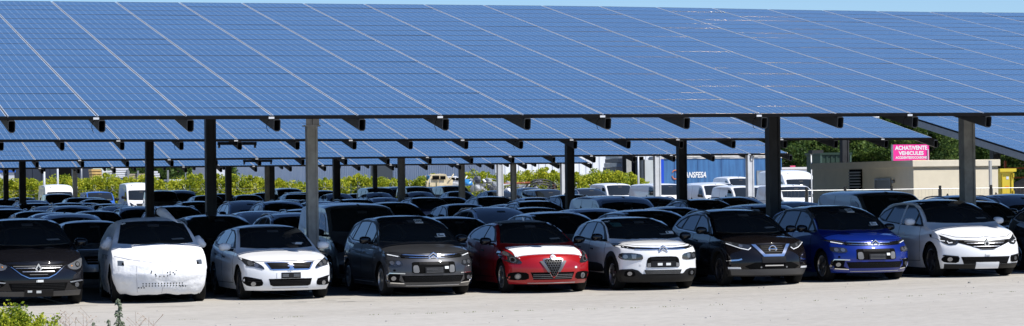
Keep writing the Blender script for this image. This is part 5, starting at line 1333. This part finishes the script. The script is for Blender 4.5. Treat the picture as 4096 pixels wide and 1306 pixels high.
# scrap pile
def lump(name, px, Y, ytop, ybot, wpx, m, label, cat, seed, flat=.5, pts=26, depth=1.2):
    x = xat(px, Y); g = G(x, Y); z0, z1 = at(px, ybot, Y).z, at(px, ytop, Y).z; wd = (xat(px+wpx/2, Y)-xat(px-wpx/2, Y)); rr = random.Random(seed)
    bm = bmesh.new()
    for k in range(pts):
        a = rr.uniform(0, 6.28); u = rr.uniform(-1, 1); q = rr.uniform(.75, 1)
        bm.verts.new((wd/2*q*math.cos(a)*(1-.3*max(0, u)), depth*.5*q*math.sin(a), (z1-z0)/2*(1+u)))
    bmesh.ops.convex_hull(bm, input=bm.verts); bmesh.ops.delete(bm, geom=[v for v in bm.verts if not v.link_faces], context='VERTS')
    bmesh.ops.bevel(bm, geom=list(bm.edges), offset=min(.04, (z1-z0)*.12, wd*.08), segments=1, affect='EDGES')
    return tag(obj(name, bm, m, None, False, (x, Y, z0)), label, cat)
RUSTY = mat('rusty_cream', (.62, .52, .33), .6, noise=.3, nscale=1.2); WCAR = mat('scrap_white', (.62, .64, .66), .4, noise=.12, nscale=2); BLUEP = mat('blue_plastic', (.05, .28, .62), .4, noise=.1)
MACH = mat('machine_grey', (.12, .125, .13), .5, .3, noise=.5, nscale=3); MACHL = mat('pale_machine', (.38, .40, .40), .5, .2, noise=.3, nscale=3)
# a raised heap the scrap stands on
bm = bmesh.new(); x0, x1 = xat(1660, 190), xat(2250, 190); g = G(x0, 190)
for k in range(70): bm.verts.new((rnd.uniform(x0, x1), 189.5+rnd.uniform(-1, 2), g+rnd.uniform(-.2, 1.15)))
bmesh.ops.convex_hull(bm, input=bm.verts); bmesh.ops.delete(bm, geom=[v for v in bm.verts if not v.link_faces], context='VERTS')
tag(obj('scrap_heap', bm, mat('heap_dark', (.06, .05, .045), .9, noise=.5, nscale=2)), 'dark heap of mixed scrap under the crushed vans and engines', 'scrap heap')
def wreck(px, Y, ytop, ybot, L, m, label, seed, rz=0, W_=1.7):
    """crumpled van shell with window holes"""
    x = xat(px, Y); z0, z1 = at(px, ybot, Y).z, at(px, ytop, Y).z; H = z1-z0; root = empty('wrecked_car', (x, Y, z0), rz, label, 'wrecked car'); rr = random.Random(seed)
    prof = [(-.5, .0), (-.5, .45), (-.42, .55), (-.30, .96), (.20, 1.0), (.34, .62), (.5, .5), (.5, .05)]
    bm = bmesh.new(); n = 7; rows = []
    for j in range(n):
        y = (j/(n-1)-.5)*W_; rows.append([bm.verts.new((a*L+rr.uniform(-.07, .07), y+rr.uniform(-.06, .06), b_*H+rr.uniform(-.09, .05)*H)) for a, b_ in prof])
    for A, B in zip(rows, rows[1:]):
        for k in range(len(prof)-1): bm.faces.new((A[k], A[k+1], B[k+1], B[k]))
    for rg in (rows[0], rows[-1][::-1]): bm.faces.new(rg)
    obj('body', bm, m, root)
    obj('window_opening', BM((-.30*L, -.04*L, -W_/2-.09, -W_/2-.05, .55*H, .86*H), (.0, .2*L, -W_/2-.09, -W_/2-.05, .55*H, .84*H)), PITCH, root)
    bm = bmesh.new(); tube(bm, [(.34*L, -W_/2-.07, .5*H), (.45*L, -W_/2-.1, .8*H), (.52*L, -W_/2, 1.0*H)], .05, 5); obj('bent_panel', bm, m, root)
wreck(1748, 189, 698, 746, 2.0, RUSTY, 'crushed cream van shell with rust streaks on the scrap pile', 3)
wreck(1810, 190, 706, 744, 1.7, WCAR, 'crushed white car body right of the cream van shell', 8)
wreck(1010, 195, 709, 735, 2.1, WCAR, 'crushed white car lying above the hedge beside the hall', 11)
lump('blue_drum', 1712, 188.7, 700, 742, 10, BLUEP, 'narrow blue plastic strip at the left of the scrap pile', 'scrap piece', 1)
lump('blue_tarp', 1872, 188.4, 716, 752, 36, BLUEP, 'crumpled blue sheet in the middle of the scrap pile', 'tarp', 2)
lump('engine_block', 1908, 189.2, 704, 738, 34, MACH, 'dark engine with pale hoses standing on the scrap pile', 'engine', 3)
lump('engine_block', 1950, 189.4, 710, 738, 36, MACHL, 'pale grey engine block right of the dark engine', 'engine', 4)
lump('metal_box', 1902, 187.6, 738, 768, 50, MACHL, 'grey metal box in front of the scrap pile', 'box', 5)
lump('gear_housing', 1975, 187.8, 744, 772, 34, MACH, 'dark gear housing behind the wire coils', 'scrap piece', 6)
lump('white_bucket', 2028, 187.6, 752, 775, 32, PKW, 'pale crate at the foot of the white post', 'crate', 7)
lump('metal_tank', 2092, 188.5, 738, 762, 38, MACHL, 'silver tank lying under the long pipe', 'tank', 8)
lump('metal_tank', 2140, 188.5, 742, 760, 24, PKW, 'small white tank beside the black hoses', 'tank', 9)
lump('red_scrap', 2205, 188.8, 738, 764, 30, RED, 'rust red piece at the right end of the scrap pile', 'scrap piece', 10)
lump('dark_scrap', 2150, 189.6, 716, 736, 50, MACH, 'black scrap lying on top of the long pipe', 'scrap piece', 12)
for (pa, ya, pb, yb, r_, m, lb) in ((2015, 736, 2120, 731, .07, RED, 'long rusty pipe across the scrap pile'), (1998, 742, 2045, 735, .07, PKW, 'short white pipe behind the pale crate')):
    a, b_ = at(pa, ya, 188), at(pb, yb, 188); bm = bmesh.new(); tube(bm, [a, b_], r_, 8); tag(obj('pipe', bm, m), lb, 'pipe')
bm = bmesh.new()
for r_ in (.55, .75, .95):
    c = at(2165, 760, 188); tube(bm, [(c.x+r_*1.3*math.cos(a), c.y, c.z+r_*.8*math.sin(a)) for a in np.linspace(.1, 2.9, 12)], .06, 6)
tag(obj('hose_bundle', bm, TRIM), 'bundle of bent black hoses at the right of the scrap pile', 'hoses')
bm = bmesh.new()
for k in range(60):
    px = rnd.uniform(1880, 2230); y = rnd.uniform(722, 770); c = at(px, y, rnd.uniform(188, 189)); s_ = rnd.uniform(.08, .22)
    M_ = Matrix.Translation(c) @ Matrix.Rotation(rnd.uniform(0, 3), 4, Vector((rnd.random(), rnd.random(), 1)).normalized())
    box(bm, -s_, s_, -s_*.5, s_*.5, -s_*.4, s_*.4, rnd.randint(0, 3), M_)
o = obj('small_scrap', bm, [MACH, MACHL, RED, PKW]); tag(o, kind='stuff')
# ------------------------------------------------------------------ trailers, containers, cabins on the right
x = xat(2470, 196); g = G(x, 196); r = empty('sheet_pile', (x, 196, g), 0, 'pile of grey ribbed sheets leaning right of the white hall wall', 'sheet pile')
bm = bmesh.new(); b2 = bmesh.new(); n = 13; zt = at(2480, 618, 196).z-g
for k in range(n):
    z = zt*(k/n); dx = 1.1*k/n; box(bm if k % 2 else b2, -.9+dx, 1.1, -.2 if k % 2 else 0, 3, z, z+zt/n-.02)
obj('dark_sheets', bm, SHED, r); obj('pale_sheets', b2, STEEL, r)
Yt = 192
x = xat(2506, Yt); g = G(x, Yt); r = empty('open_container', (x, Yt, g), 0, 'dark open container left of the blue trailer', 'container')
w_ = xat(2576, Yt)-x; h = at(2540, 628, Yt).z-g
obj('door_panel', BM((0, w_*.28, -.06, .0, 0, h*.97)), mat('pale_door', (.40, .39, .36), .7, noise=.15, nscale=2), r)
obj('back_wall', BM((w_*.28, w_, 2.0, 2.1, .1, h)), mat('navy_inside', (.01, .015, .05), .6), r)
obj('side_wall', BM((w_-.06, w_, .003, 1.99, .1, h), (w_*.28, w_*.28+.06, .003, 1.99, .1, h)), PITCH, r); obj('roof', BM((w_*.28, w_, -.02, 2.1, h+.002, h+.12)), WSTEEL, r); obj('floor', BM((w_*.28, w_, 0, 2.1, 0, .098)), PITCH, r)
# trailer
def curtain_mat():
    m = mat('blue_curtain', (.048, .155, .35), .55, noise=.12, nscale=1.0); nt = m.node_tree; b = nt.nodes['Principled BSDF']
    tc = [n for n in nt.nodes if n.bl_idname == 'ShaderNodeTexCoord'][0]; mp = nt.nodes.new('ShaderNodeMapping'); mp.inputs['Scale'].default_value = (3.2, 3.2, .25)
    n2 = nt.nodes.new('ShaderNodeTexNoise'); n2.inputs['Scale'].default_value = 1.5; n2.inputs['Detail'].default_value = 6; nt.links.new(tc.outputs['Object'], mp.inputs[0]); nt.links.new(mp.outputs[0], n2.inputs['Vector'])
    r_ = nt.nodes.new('ShaderNodeValToRGB'); nt.links.new(n2.outputs['Fac'], r_.inputs[0]); r_.color_ramp.elements[0].position = .35; r_.color_ramp.elements[0].color = (.75, .75, .78, 1); r_.color_ramp.elements[1].position = .65; r_.color_ramp.elements[1].color = (1.15, 1.15, 1.1, 1)
    mx = nt.nodes.new('ShaderNodeMix'); mx.data_type = 'RGBA'; mx.blend_type = 'MULTIPLY'; mx.inputs[0].default_value = 1
    old = b.inputs['Base Color'].links[0].from_socket; nt.links.new(old, mx.inputs[6]); nt.links.new(r_.outputs[0], mx.inputs[7]); nt.links.new(mx.outputs[2], b.inputs['Base Color']); return m
CURT = curtain_mat()
xa, xb = xat(2640, Yt), xat(3128, Yt); g = G(xa, Yt); W_ = xb-xa; zt = at(2800, 636, Yt).z-g
r = empty('semi_trailer', (xa, Yt, g), 0, 'long blue curtain sided trailer with white lettering behind the white vans', 'trailer')
obj('curtain', BM((0, W_, 0, 2.5, 1.1, zt)), CURT, r)
obj('front_strip', BM((.0, .32, -.03, -.003, 1.1, zt)), mat('bright_blue', (.01, .07, .55), .4), r)
bm = bmesh.new(); box(bm, -.05, W_, -.05, 2.5, zt+.002, zt+.12)
for k in range(26): box(bm, k*W_/26, (k+1)*W_/26-.02, -.1+rnd.uniform(-.03, .05), 2.4, zt+.122, zt+.2+rnd.uniform(0, .1))
obj('roof_cover', bm, mat('dirty_white_roof', (.6, .58, .54), .7, noise=.3, nscale=2), r)
obj('chassis', BM((0, W_, .2, 2.3, .85, 1.09)), TRIM, r)
obj('grey_panel', BM((W_*.79, W_-.02, -.05, -.003, 1.1, at(3050, 683, Yt).z-g)), mat('faded_panel', (.20, .23, .26), .6, noise=.4, nscale=1.5), r)
for k in range(5):
    xx = W_*(.12+.19*k); obj('curtain_strap', BM((xx-.02, xx+.02, -.02, -.003, 1.1, zt-.1)), mat('strap_blue', (.02, .07, .2), .6), r)
for xx in (W_*.72, W_*.82, W_*.92, W_*.2):
    bm = bmesh.new(); lathe(bm, [(.3, 0), (.5, 0), (.5, .3), (.3, .3)], 20, axis='x'); bmesh.ops.rotate(bm, verts=bm.verts, cent=(0, 0, 0), matrix=Matrix.Rotation(math.pi/2, 3, 'Z')); bmesh.ops.translate(bm, verts=bm.verts, vec=(xx, .5, .5)); obj('wheel', bm, RUBBER, r)
pc = at(2768, 711, Yt); sc0 = 1.22
text_obj('lettering', 'TRANSFESA', .60, Matrix.Translation((pc.x-xa, -.03, pc.z-g)) @ Matrix.Rotation(math.pi/2, 4, 'X'), mat('letter_white', (.85, .85, .83), .6), r, .74, .016, .25)
pc = at(2700, 700, Yt); bm = bmesh.new()
for a0, a1 in ((.3, 2.6), (3.4, 5.7)): tube(bm, [(pc.x-xa+.26*math.cos(a)*1.0, -.03, pc.z-g+.34*math.sin(a)) for a in np.linspace(a0, a1, 12)], .045, 4)
obj('ring_mark', bm, mat('mark_orange', (.55, .16, .07), .6), r)
# pale box body beside the trailer nose
xa2, xb2 = xat(2580, Yt-.6), xat(2637, Yt-.6); r = empty('box_trailer', (xa2, Yt-.6, g), 0, 'pale grey box trailer end between open container and blue trailer', 'trailer')
zt2 = at(2600, 641, Yt-.6).z-g
obj('box_body', BM((0, xb2-xa2, 0, 2.2, .8, zt2)), mat('pale_box', (.50, .53, .52), .6, noise=.1, nscale=1), r); obj('corner_post', BM((-.08, .0, -.04, .1, .5, zt2+.05)), DSTEEL, r); obj('underframe', BM((0, xb2-xa2, .1, 2, .4, .79)), TRIM, r)
# white box behind the tall van
r, wd, h = block('white_container', 3120, 3262, 200, 677, 3, mat('white_box', (.7, .68, .66), .6, noise=.05), 'white box container behind the tall white van', 'container')
obj('red_flag', BM((wd*.34, wd*.48, .3, .4, h+.16, h+.28)), mat('pink_red', (.6, .08, .16), .6), r)
# green container in front of the wood
r, wd, h = block('green_container', 3284, 3402, 168, 620, 2.4, mat('green_sheet', (.006, .028, .016), .6, noise=.15, nscale=1), 'dark green container under the trees behind the beige cabin', 'container', .35)
obj('frame', BM((-.06, .06, -.09, -.06, 0, h+.1), (wd-.06, wd+.06, -.09, -.06, 0, h+.1), (.06, wd-.06, -.09, -.06, h-.0, h+.1)), mat('frame_light', (.04, .08, .06), .6), r)
# pink sign
Ys = 150; xa, xb = xat(3575, Ys), xat(3718, Ys); g = G(xa, Ys); z0, z1 = at(3640, 646, Ys).z-g, at(3640, 579, Ys).z-g
PINK = mat('sign_pink', (.92, .035, .32), .5, noise=.04, nscale=1); LETW = mat('letter_white2', (.85, .85, .85), .6)
r = empty('billboard', (xa, Ys, g), 0, 'bright pink billboard with white lettering above the beige cabin roof', 'sign'); W_ = xb-xa
obj('sign_board', BM((0, W_, 0, .1, z0, z1)), PINK, r); obj('post', BM((.1, .22, .11, .25, 0, z1)), STEEL, r); obj('post', BM((W_-.22, W_-.1, .11, .25, 0, z1)), STEEL, r)
obj('side_board', BM((-.10, -.02, -.04, .1, z0, z1)), STEEL, r); obj('edge_strip', BM((W_-.12, W_-.06, -.06, -.003, z0, z1-.3)), WSTEEL, r)
def sign_line(s, zc, size, wid):
    V_, F2 = text2d(s, size, 1, .020*size/.5); w0 = max(v[0] for v in V_)-min(v[0] for v in V_); k = wid/w0
    me = mesh_np('lettering', [(W_/2+a*k, -.008, zc-size*.36+b_) for a, b_ in V_], F2); obj('lettering', me, LETW, r)
hz = z1-z0
sign_line('ACHAT/VENTE', z1-hz*.19, hz*.33, W_*.90); sign_line('VEHICULES', z1-hz*.51, hz*.30, W_*.70); sign_line('ACCIDENTES/OCCASIONS', z1-hz*.775, hz*.19, W_*.88)
obj('yellow_strip', BM((W_*.62, W_*.9, -.012, -.003, z0, z0+hz*.07)), mat('sign_yellow', (.8, .6, .05), .5), r)
# yellow container, orange racks, dirt on the far right
r, wd, h = block('yellow_container', 4004, 4054, 112, 688, 2.4, mat('yellow_paint', (.62, .47, .03), .5, noise=.08, nscale=1), 'bright yellow container right of the beige cabin', 'container')
YD = mat('yellow_dark', (.45, .33, .01), .5)
obj('door_seam', BM((.04, wd-.04, -.03, -.003, h*.52, h*.55), (wd*.78, wd*.82, -.05, -.003, .1, h-.1), (.02, .06, -.05, -.003, .1, h-.1)), YD, r); obj('hinge', BM((wd-.08, wd-.0, -.09, -.003, h*.5, h*.6), (wd-.08, wd, -.09, -.003, h*.88, h*.97)), YD, r)
obj('label_plate', BM((wd*.42, wd*.62, -.012, -.003, h*.84, h*.90)), WSTEEL, r)
bm = BM((wd*.33, wd*.62, -.012, -.003, h*.66, h*.70)); obj('lettering', bm, mat('orange_print', (.7, .25, .03), .5), r)
OR = mat('orange_steel', (.50, .10, .02), .6, noise=.15)
x = xat(4020, 128); g = G(x, 128); r = empty('orange_rack', (x, 128, g), 0, 'empty orange steel rack behind the yellow container', 'rack')
zt = at(4022, 644, 128).z-g
for k in range(5): obj('upright', BM((k*1.5, k*1.5+.1, 0, .1, 0, zt)), OR, r)
for z in (zt-.45, zt-.95, zt-1.4): obj('cross_bar', BM((0, 6.1, -.06, -.003, z, z+.09)), OR, r)
x = xat(4140, 122); g = G(x, 122); V_, F2 = grid_mesh(np.linspace(-5, 5, 26), np.linspace(-2.5, 2.5, 14), lambda a, b_: max(-.1, 2.1*math.exp(-(a*a/9+b_*b_/2.2))+.25*mn.noise(Vector((a*1.3, b_*1.3, 3)))*math.exp(-(a*a/12+b_*b_/3))-.12))
o = obj('dirt_mound', mesh_np('dirt_mound', V_, F2), mat('dirt', (.30, .22, .15), .95, noise=.3, nscale=2, bump=.08), None, True, (x, 122, g)); tag(o, 'mound of brown earth at the right edge beyond the fence', 'earth mound')
# beige cabin
Yb = 75.3; xc = xat(3651, Yb); g = G(xc, Yb); lo, hi = 0, 60
for _ in range(50):
    mid = (lo+hi)/2; d = Vector((xc, Yb+mid, g))-Vector((0, 0, CH)); pxm = 2048+CF*d.dot(_X)/d.dot(_F)
    if pxm > 3247: lo = mid
    else: hi = mid
dep = lo; wd = xat(4003, Yb)-xc; h = at(3651, 642, Yb).z-g; hf = .21
BEI = mat('beige_render', (.90, .83, .67), .9, noise=.05, nscale=3, bump=.01); BEI2 = mat('beige_fascia', (.90, .84, .70), .9, noise=.05, nscale=3, bump=.01)
r = empty('beige_cabin', (xc, Yb, g), 0, 'low beige rendered technical cabin with flat roof behind the fence', 'building')
obj('wall', BM((.06, wd-.06, .06, dep, 0, h-hf)), BEI, r); obj('roof', BM((0, wd, 0, dep+.05, h-hf+.002, h), bev=.012), BEI2, r)
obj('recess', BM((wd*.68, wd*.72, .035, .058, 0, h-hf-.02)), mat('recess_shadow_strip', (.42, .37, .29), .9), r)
def ysolve(px):
    lo, hi = 0, 60
    for _ in range(50):
        mid = (lo+hi)/2; d = Vector((xc+.06, Yb+mid, g))-Vector((0, 0, CH)); q = 2048+CF*d.dot(_X)/d.dot(_F)
        if q > px: lo = mid
        else: hi = mid
    return lo
ya, yb2 = ysolve(3453), ysolve(3405); lv = obj('louvre', BM((.02, .058, ya, yb2, .55, h-hf-.03)), PITCH, r)
bm = bmesh.new()
for k in range(19): z = .58+(h-hf-.64)*k/19; box(bm, -.02, .02, ya+.03, yb2-.03, z, z+.045)
obj('slat', bm, mat('slat_grey', (.30, .31, .32), .5, noise=.1), lv)
ya, yb2 = ysolve(3571), ysolve(3508); dr = obj('door', BM((.02, .058, ya+.06, yb2-.06, .1, 2.02)), mat('door_grey', (.24, .26, .29), .5, noise=.06), r)
obj('door_frame', BM((.0, .057, ya, ya+.055, .1, 2.08), (.0, .057, yb2-.055, yb2, .1, 2.08), (.0, .057, ya+.056, yb2-.056, 2.025, 2.08)), STEEL, r)
obj('handle', BM((-.05, .018, yb2-.25, yb2-.15, 1.0, 1.05)), DSTEEL, dr); obj('hinge', BM((-.03, .018, yb2-.10, yb2-.07, 1.5, 1.6)), DSTEEL, dr)
bm = bmesh.new(); lathe(bm, [(.001, -.02), (.06, -.02), (.06, .058)], 14); bmesh.ops.translate(bm, verts=bm.verts, vec=(0, ysolve(3581), 1.98)); obj('vent_cap', bm, STEEL, r)
# white post in front of the cabin
x = xat(3962, 74.5); g = G(x, 74.5); tag(obj('white_post', BM((-.04, .04, -.04, .04, 0, at(3962, 643, 74.5).z-g), bev=.006), WSTEEL, None, False, (x, 74.5, g)), 'slim white square post against the right part of the beige cabin', 'post')
# temporary mesh fence panels, each its own thing
pn = [3100, 3226, 3380, 3566, 3760, 3964, 4130]
Yf0 = 73.7
for k in range(len(pn)-1):
    x0, x1 = xat(pn[k], Yf0), xat(pn[k+1], Yf0); g = G(x0, Yf0); h = at(3700, 757, Yf0).z-g
    r = empty('fence_panel', (x0, Yf0, g), 0, ['mesh fence panel beside the dark column right of the white vans', 'mesh fence panel at the left end of the beige cabin', 'mesh fence panel before the cabin louvre and door', 'mesh fence panel at the sunlit corner of the cabin', 'mesh fence panel right of the thick column before the cabin', 'mesh fence panel before the yellow container'][k], 'fence panel', 'temporary mesh fence panels')
    bm = bmesh.new()
    for xx in (.04, x1-x0-.04): tube(bm, [(xx, 0, .05), (xx, 0, h)], .021, 6)
    for z in (.15, h): tube(bm, [(.04, 0, z), (x1-x0-.04, 0, z)], .013, 6)
    obj('frame', bm, STEEL, r)
    bm = bmesh.new(); n = int((x1-x0-.1)/.12)
    for q in range(1, n): tube(bm, [(.04+q*.12, 0, .15), (.04+q*.12, 0, h)], .0022, 3)
    for z in (.5, 1.0, 1.5): tube(bm, [(.04, 0, z), (x1-x0-.04, 0, z)], .0025, 3)
    obj('mesh', bm, STEEL, r)
    obj('foot', BM((-.12, .12, -.3, .3, 0, .12)), CONC, r); obj('clamp', BM((-.03, .03, -.03, .03, h-.35, h+.10)), DSTEEL, r)
x = xat(3505, 95.8); z = at(3505, 470, 95.8).z
bm = bmesh.new(); bmesh.ops.create_uvsphere(bm, u_segments=14, v_segments=8, radius=.12)
for v in bm.verts: v.co.z = max(v.co.z, -.02); v.co.x *= 1.4
r = tag(obj('roof_lamp', bm, LAMPW, None, True, (x, 95.8, z)), 'small white dome lamp at the top corner of the second canopy', 'lamp')
bm = bmesh.new(); tube(bm, [(0, .0, 0), (-.25, 0, -.02), (-.4, 0, -.35)], .02, 5); obj('bracket', bm, DSTEEL, r)

# ------------------------------------------------------------------ foreground plants
Yb = 21.0; c = at(40, 1250, Yb); g = G(c.x, Yb)
bush = empty('bush', (c.x-.05, Yb, g), 0, 'yellow green conifer like bush in the bottom left corner', 'bush')
ztop = at(80, 1190, Yb).z-g
bm = bmesh.new(); P = []
for k in range(800):
    a = rnd.uniform(0, 6.28); el = math.asin(rnd.uniform(.05, 1)); q0 = rnd.uniform(.35, .80)
    d = Vector((math.cos(a)*math.cos(el), math.sin(a)*math.cos(el), math.sin(el)))
    c0 = Vector((d.x*.58*q0, d.y*.58*q0, .55+d.z*(ztop-.60)*q0)); d2 = (d+Vector((rnd.gauss(0, .35), rnd.gauss(0, .35), rnd.gauss(.25, .3)))).normalized(); l = rnd.uniform(.12, .26)
    pts = [c0+d2*(l*q/5)+Vector((0, 0, -.03*(q/5)**2)) for q in range(6)]
    tube(bm, pts, [.004*(1-.7*q/5) for q in range(6)], 3)
    for q in range(1, 6):
        for _ in range(3):
            tw = (d2*.8+Vector((rnd.gauss(0, .8), rnd.gauss(0, .8), rnd.gauss(.2, .6)))).normalized(); l2 = rnd.uniform(.03, .075)
            for u in range(6): P.append(pts[q]+tw*l2*u/5+Vector((rnd.gauss(0, .005), rnd.gauss(0, .005), rnd.gauss(0, .005))))
for k in range(14):
    a = rnd.uniform(0, 6.28); tube(bm, [(0, 0, 0), (.12*math.cos(a), .12*math.sin(a), .4), (.3*math.cos(a), .3*math.sin(a), .8)], [.02, .014, .006], 5)
obj('branches', bm, BARK, bush); obj('foliage', leaf_mesh('foliage', np.array([tuple(p) for p in P]), .017, 0, 1.6), LEAF_B, bush)
# grey green flowering weed
Yw = 21.6; GW = mat('weed_green', (.13, .16, .10), .8, noise=.3, nscale=20); DRY = mat('dry_stalk', (.46, .36, .28), .9, noise=.2, nscale=20)
def weed(px, ytop, label, sc_=1.0):
    x = xat(px, Yw); g = G(x, Yw); h = at(px, ytop, Yw).z-g; r = empty('weed', (x, Yw, g), 0, label, 'weed')
    bm = bmesh.new(); tube(bm, [(0, 0, 0), (.01, 0, h*.5), (.015*sc_, 0, h)], [.006, .005, .002], 5); obj('stem', bm, GW, r)
    bm = bmesh.new(); z = .5*h
    while z < h:
        t = (z-.5*h)/(.5*h); l = .075*sc_*(1-t*.65)
        for s_ in (0, 1):
            a = rnd.uniform(0, 6.28); pts = [Vector((0, 0, z))+Vector((math.cos(a)*l*u, math.sin(a)*l*u, l*(.5*math.sin(u*3.0)))) for u in (0, .35, .7, 1)]
            tube(bm, pts, [.004, .007, .007, .003], 4)
        z += .010
    obj('leaves', bm, GW, r)
weed(468, 1200, 'tall grey green weed with curled leaves in the foreground', 1.0)
weed(430, 1284, 'short grey green weed left of the tall weed', .7); weed(486, 1290, 'short grey green weed right of the tall weed', .6); weed(368, 1296, 'low grey weed tip at the bottom edge, leftmost of the weeds', .6)
k_ = 0
for px, ytop in ((205, 1262), (245, 1258), (262, 1268), (290, 1275), (325, 1252), (345, 1262), (532, 1248), (570, 1268), (600, 1285)):
    x = xat(px, Yw+.3); g = G(x, Yw+.3); h = at(px, ytop, Yw+.3).z-g; bm = bmesh.new()
    tube(bm, [(0, 0, 0), (.02, 0, h*.6), (rnd.uniform(-.03, .05), 0, h)], [.003, .0025, .0015], 4)
    for q in range(7):
        z = h*rnd.uniform(.80, .98); sg = rnd.choice((-1, 1)); l = rnd.uniform(.04, .10)
        tube(bm, [(.02, 0, z), (.02+sg*l*.5, rnd.uniform(-.03, .03), z+l*.6), (.02+sg*l, rnd.uniform(-.04, .04), z+l*1.1)], [.002, .0016, .0014], 3)
        p = Vector((.02+sg*l, 0, z+l*1.1)); box(bm, p.x-.004, p.x+.004, -.004, .004, p.z-.004, p.z+.004)
    tag(obj('dry_weed', bm, DRY, None, False, (x, Yw+.3, g)), 'thin dry brown weed stalk among others in the foreground', 'weed', 'dry weed stalks at the bottom left')
# pebbles and grass tufts on the asphalt
bm = bmesh.new()
for k in range(100):
    y = rnd.uniform(38.5, 51); x = rnd.uniform(xat(0, y), xat(4096, y)); s_ = rnd.uniform(.006, .018); M_ = Matrix.Translation((x, y, G(x, y)+s_*.4)) @ Matrix.Rotation(rnd.uniform(0, 3), 4, 'Z')
    box(bm, -s_, s_, -s_*.7, s_*.7, -s_*.5, s_*.5, 0, M_)
tag(obj('gravel', bm, mat('pebble', (.45, .43, .40), .9, noise=.4, nscale=1)), kind='stuff')
bm = bmesh.new()
for k in range(60):
    y = 44.3+rnd.uniform(-.06, .06); x = rnd.uniform(xat(0, y), xat(4096, y))
    for q in range(5):
        a = x+rnd.uniform(-.06, .06); box(bm, a, a+.004, y, y+.004, G(a, y), G(a, y)+rnd.uniform(.008, .02))
tag(obj('grass_tufts', bm, mat('crack_grass', (.16, .20, .07), .8)), kind='stuff')
c = at(3870, 1175, 48.6)
lump('stone', 3871, 48.6, 1170, 1177, 12, mat('stone_grey', (.32, .31, .29), .9, noise=.2), 'single small grey stone on the asphalt before the rightmost white car', 'stone', 4, depth=.05)
bpy.data.objects['stone'].location.z = G(bpy.data.objects['stone'].location.x, 48.6)
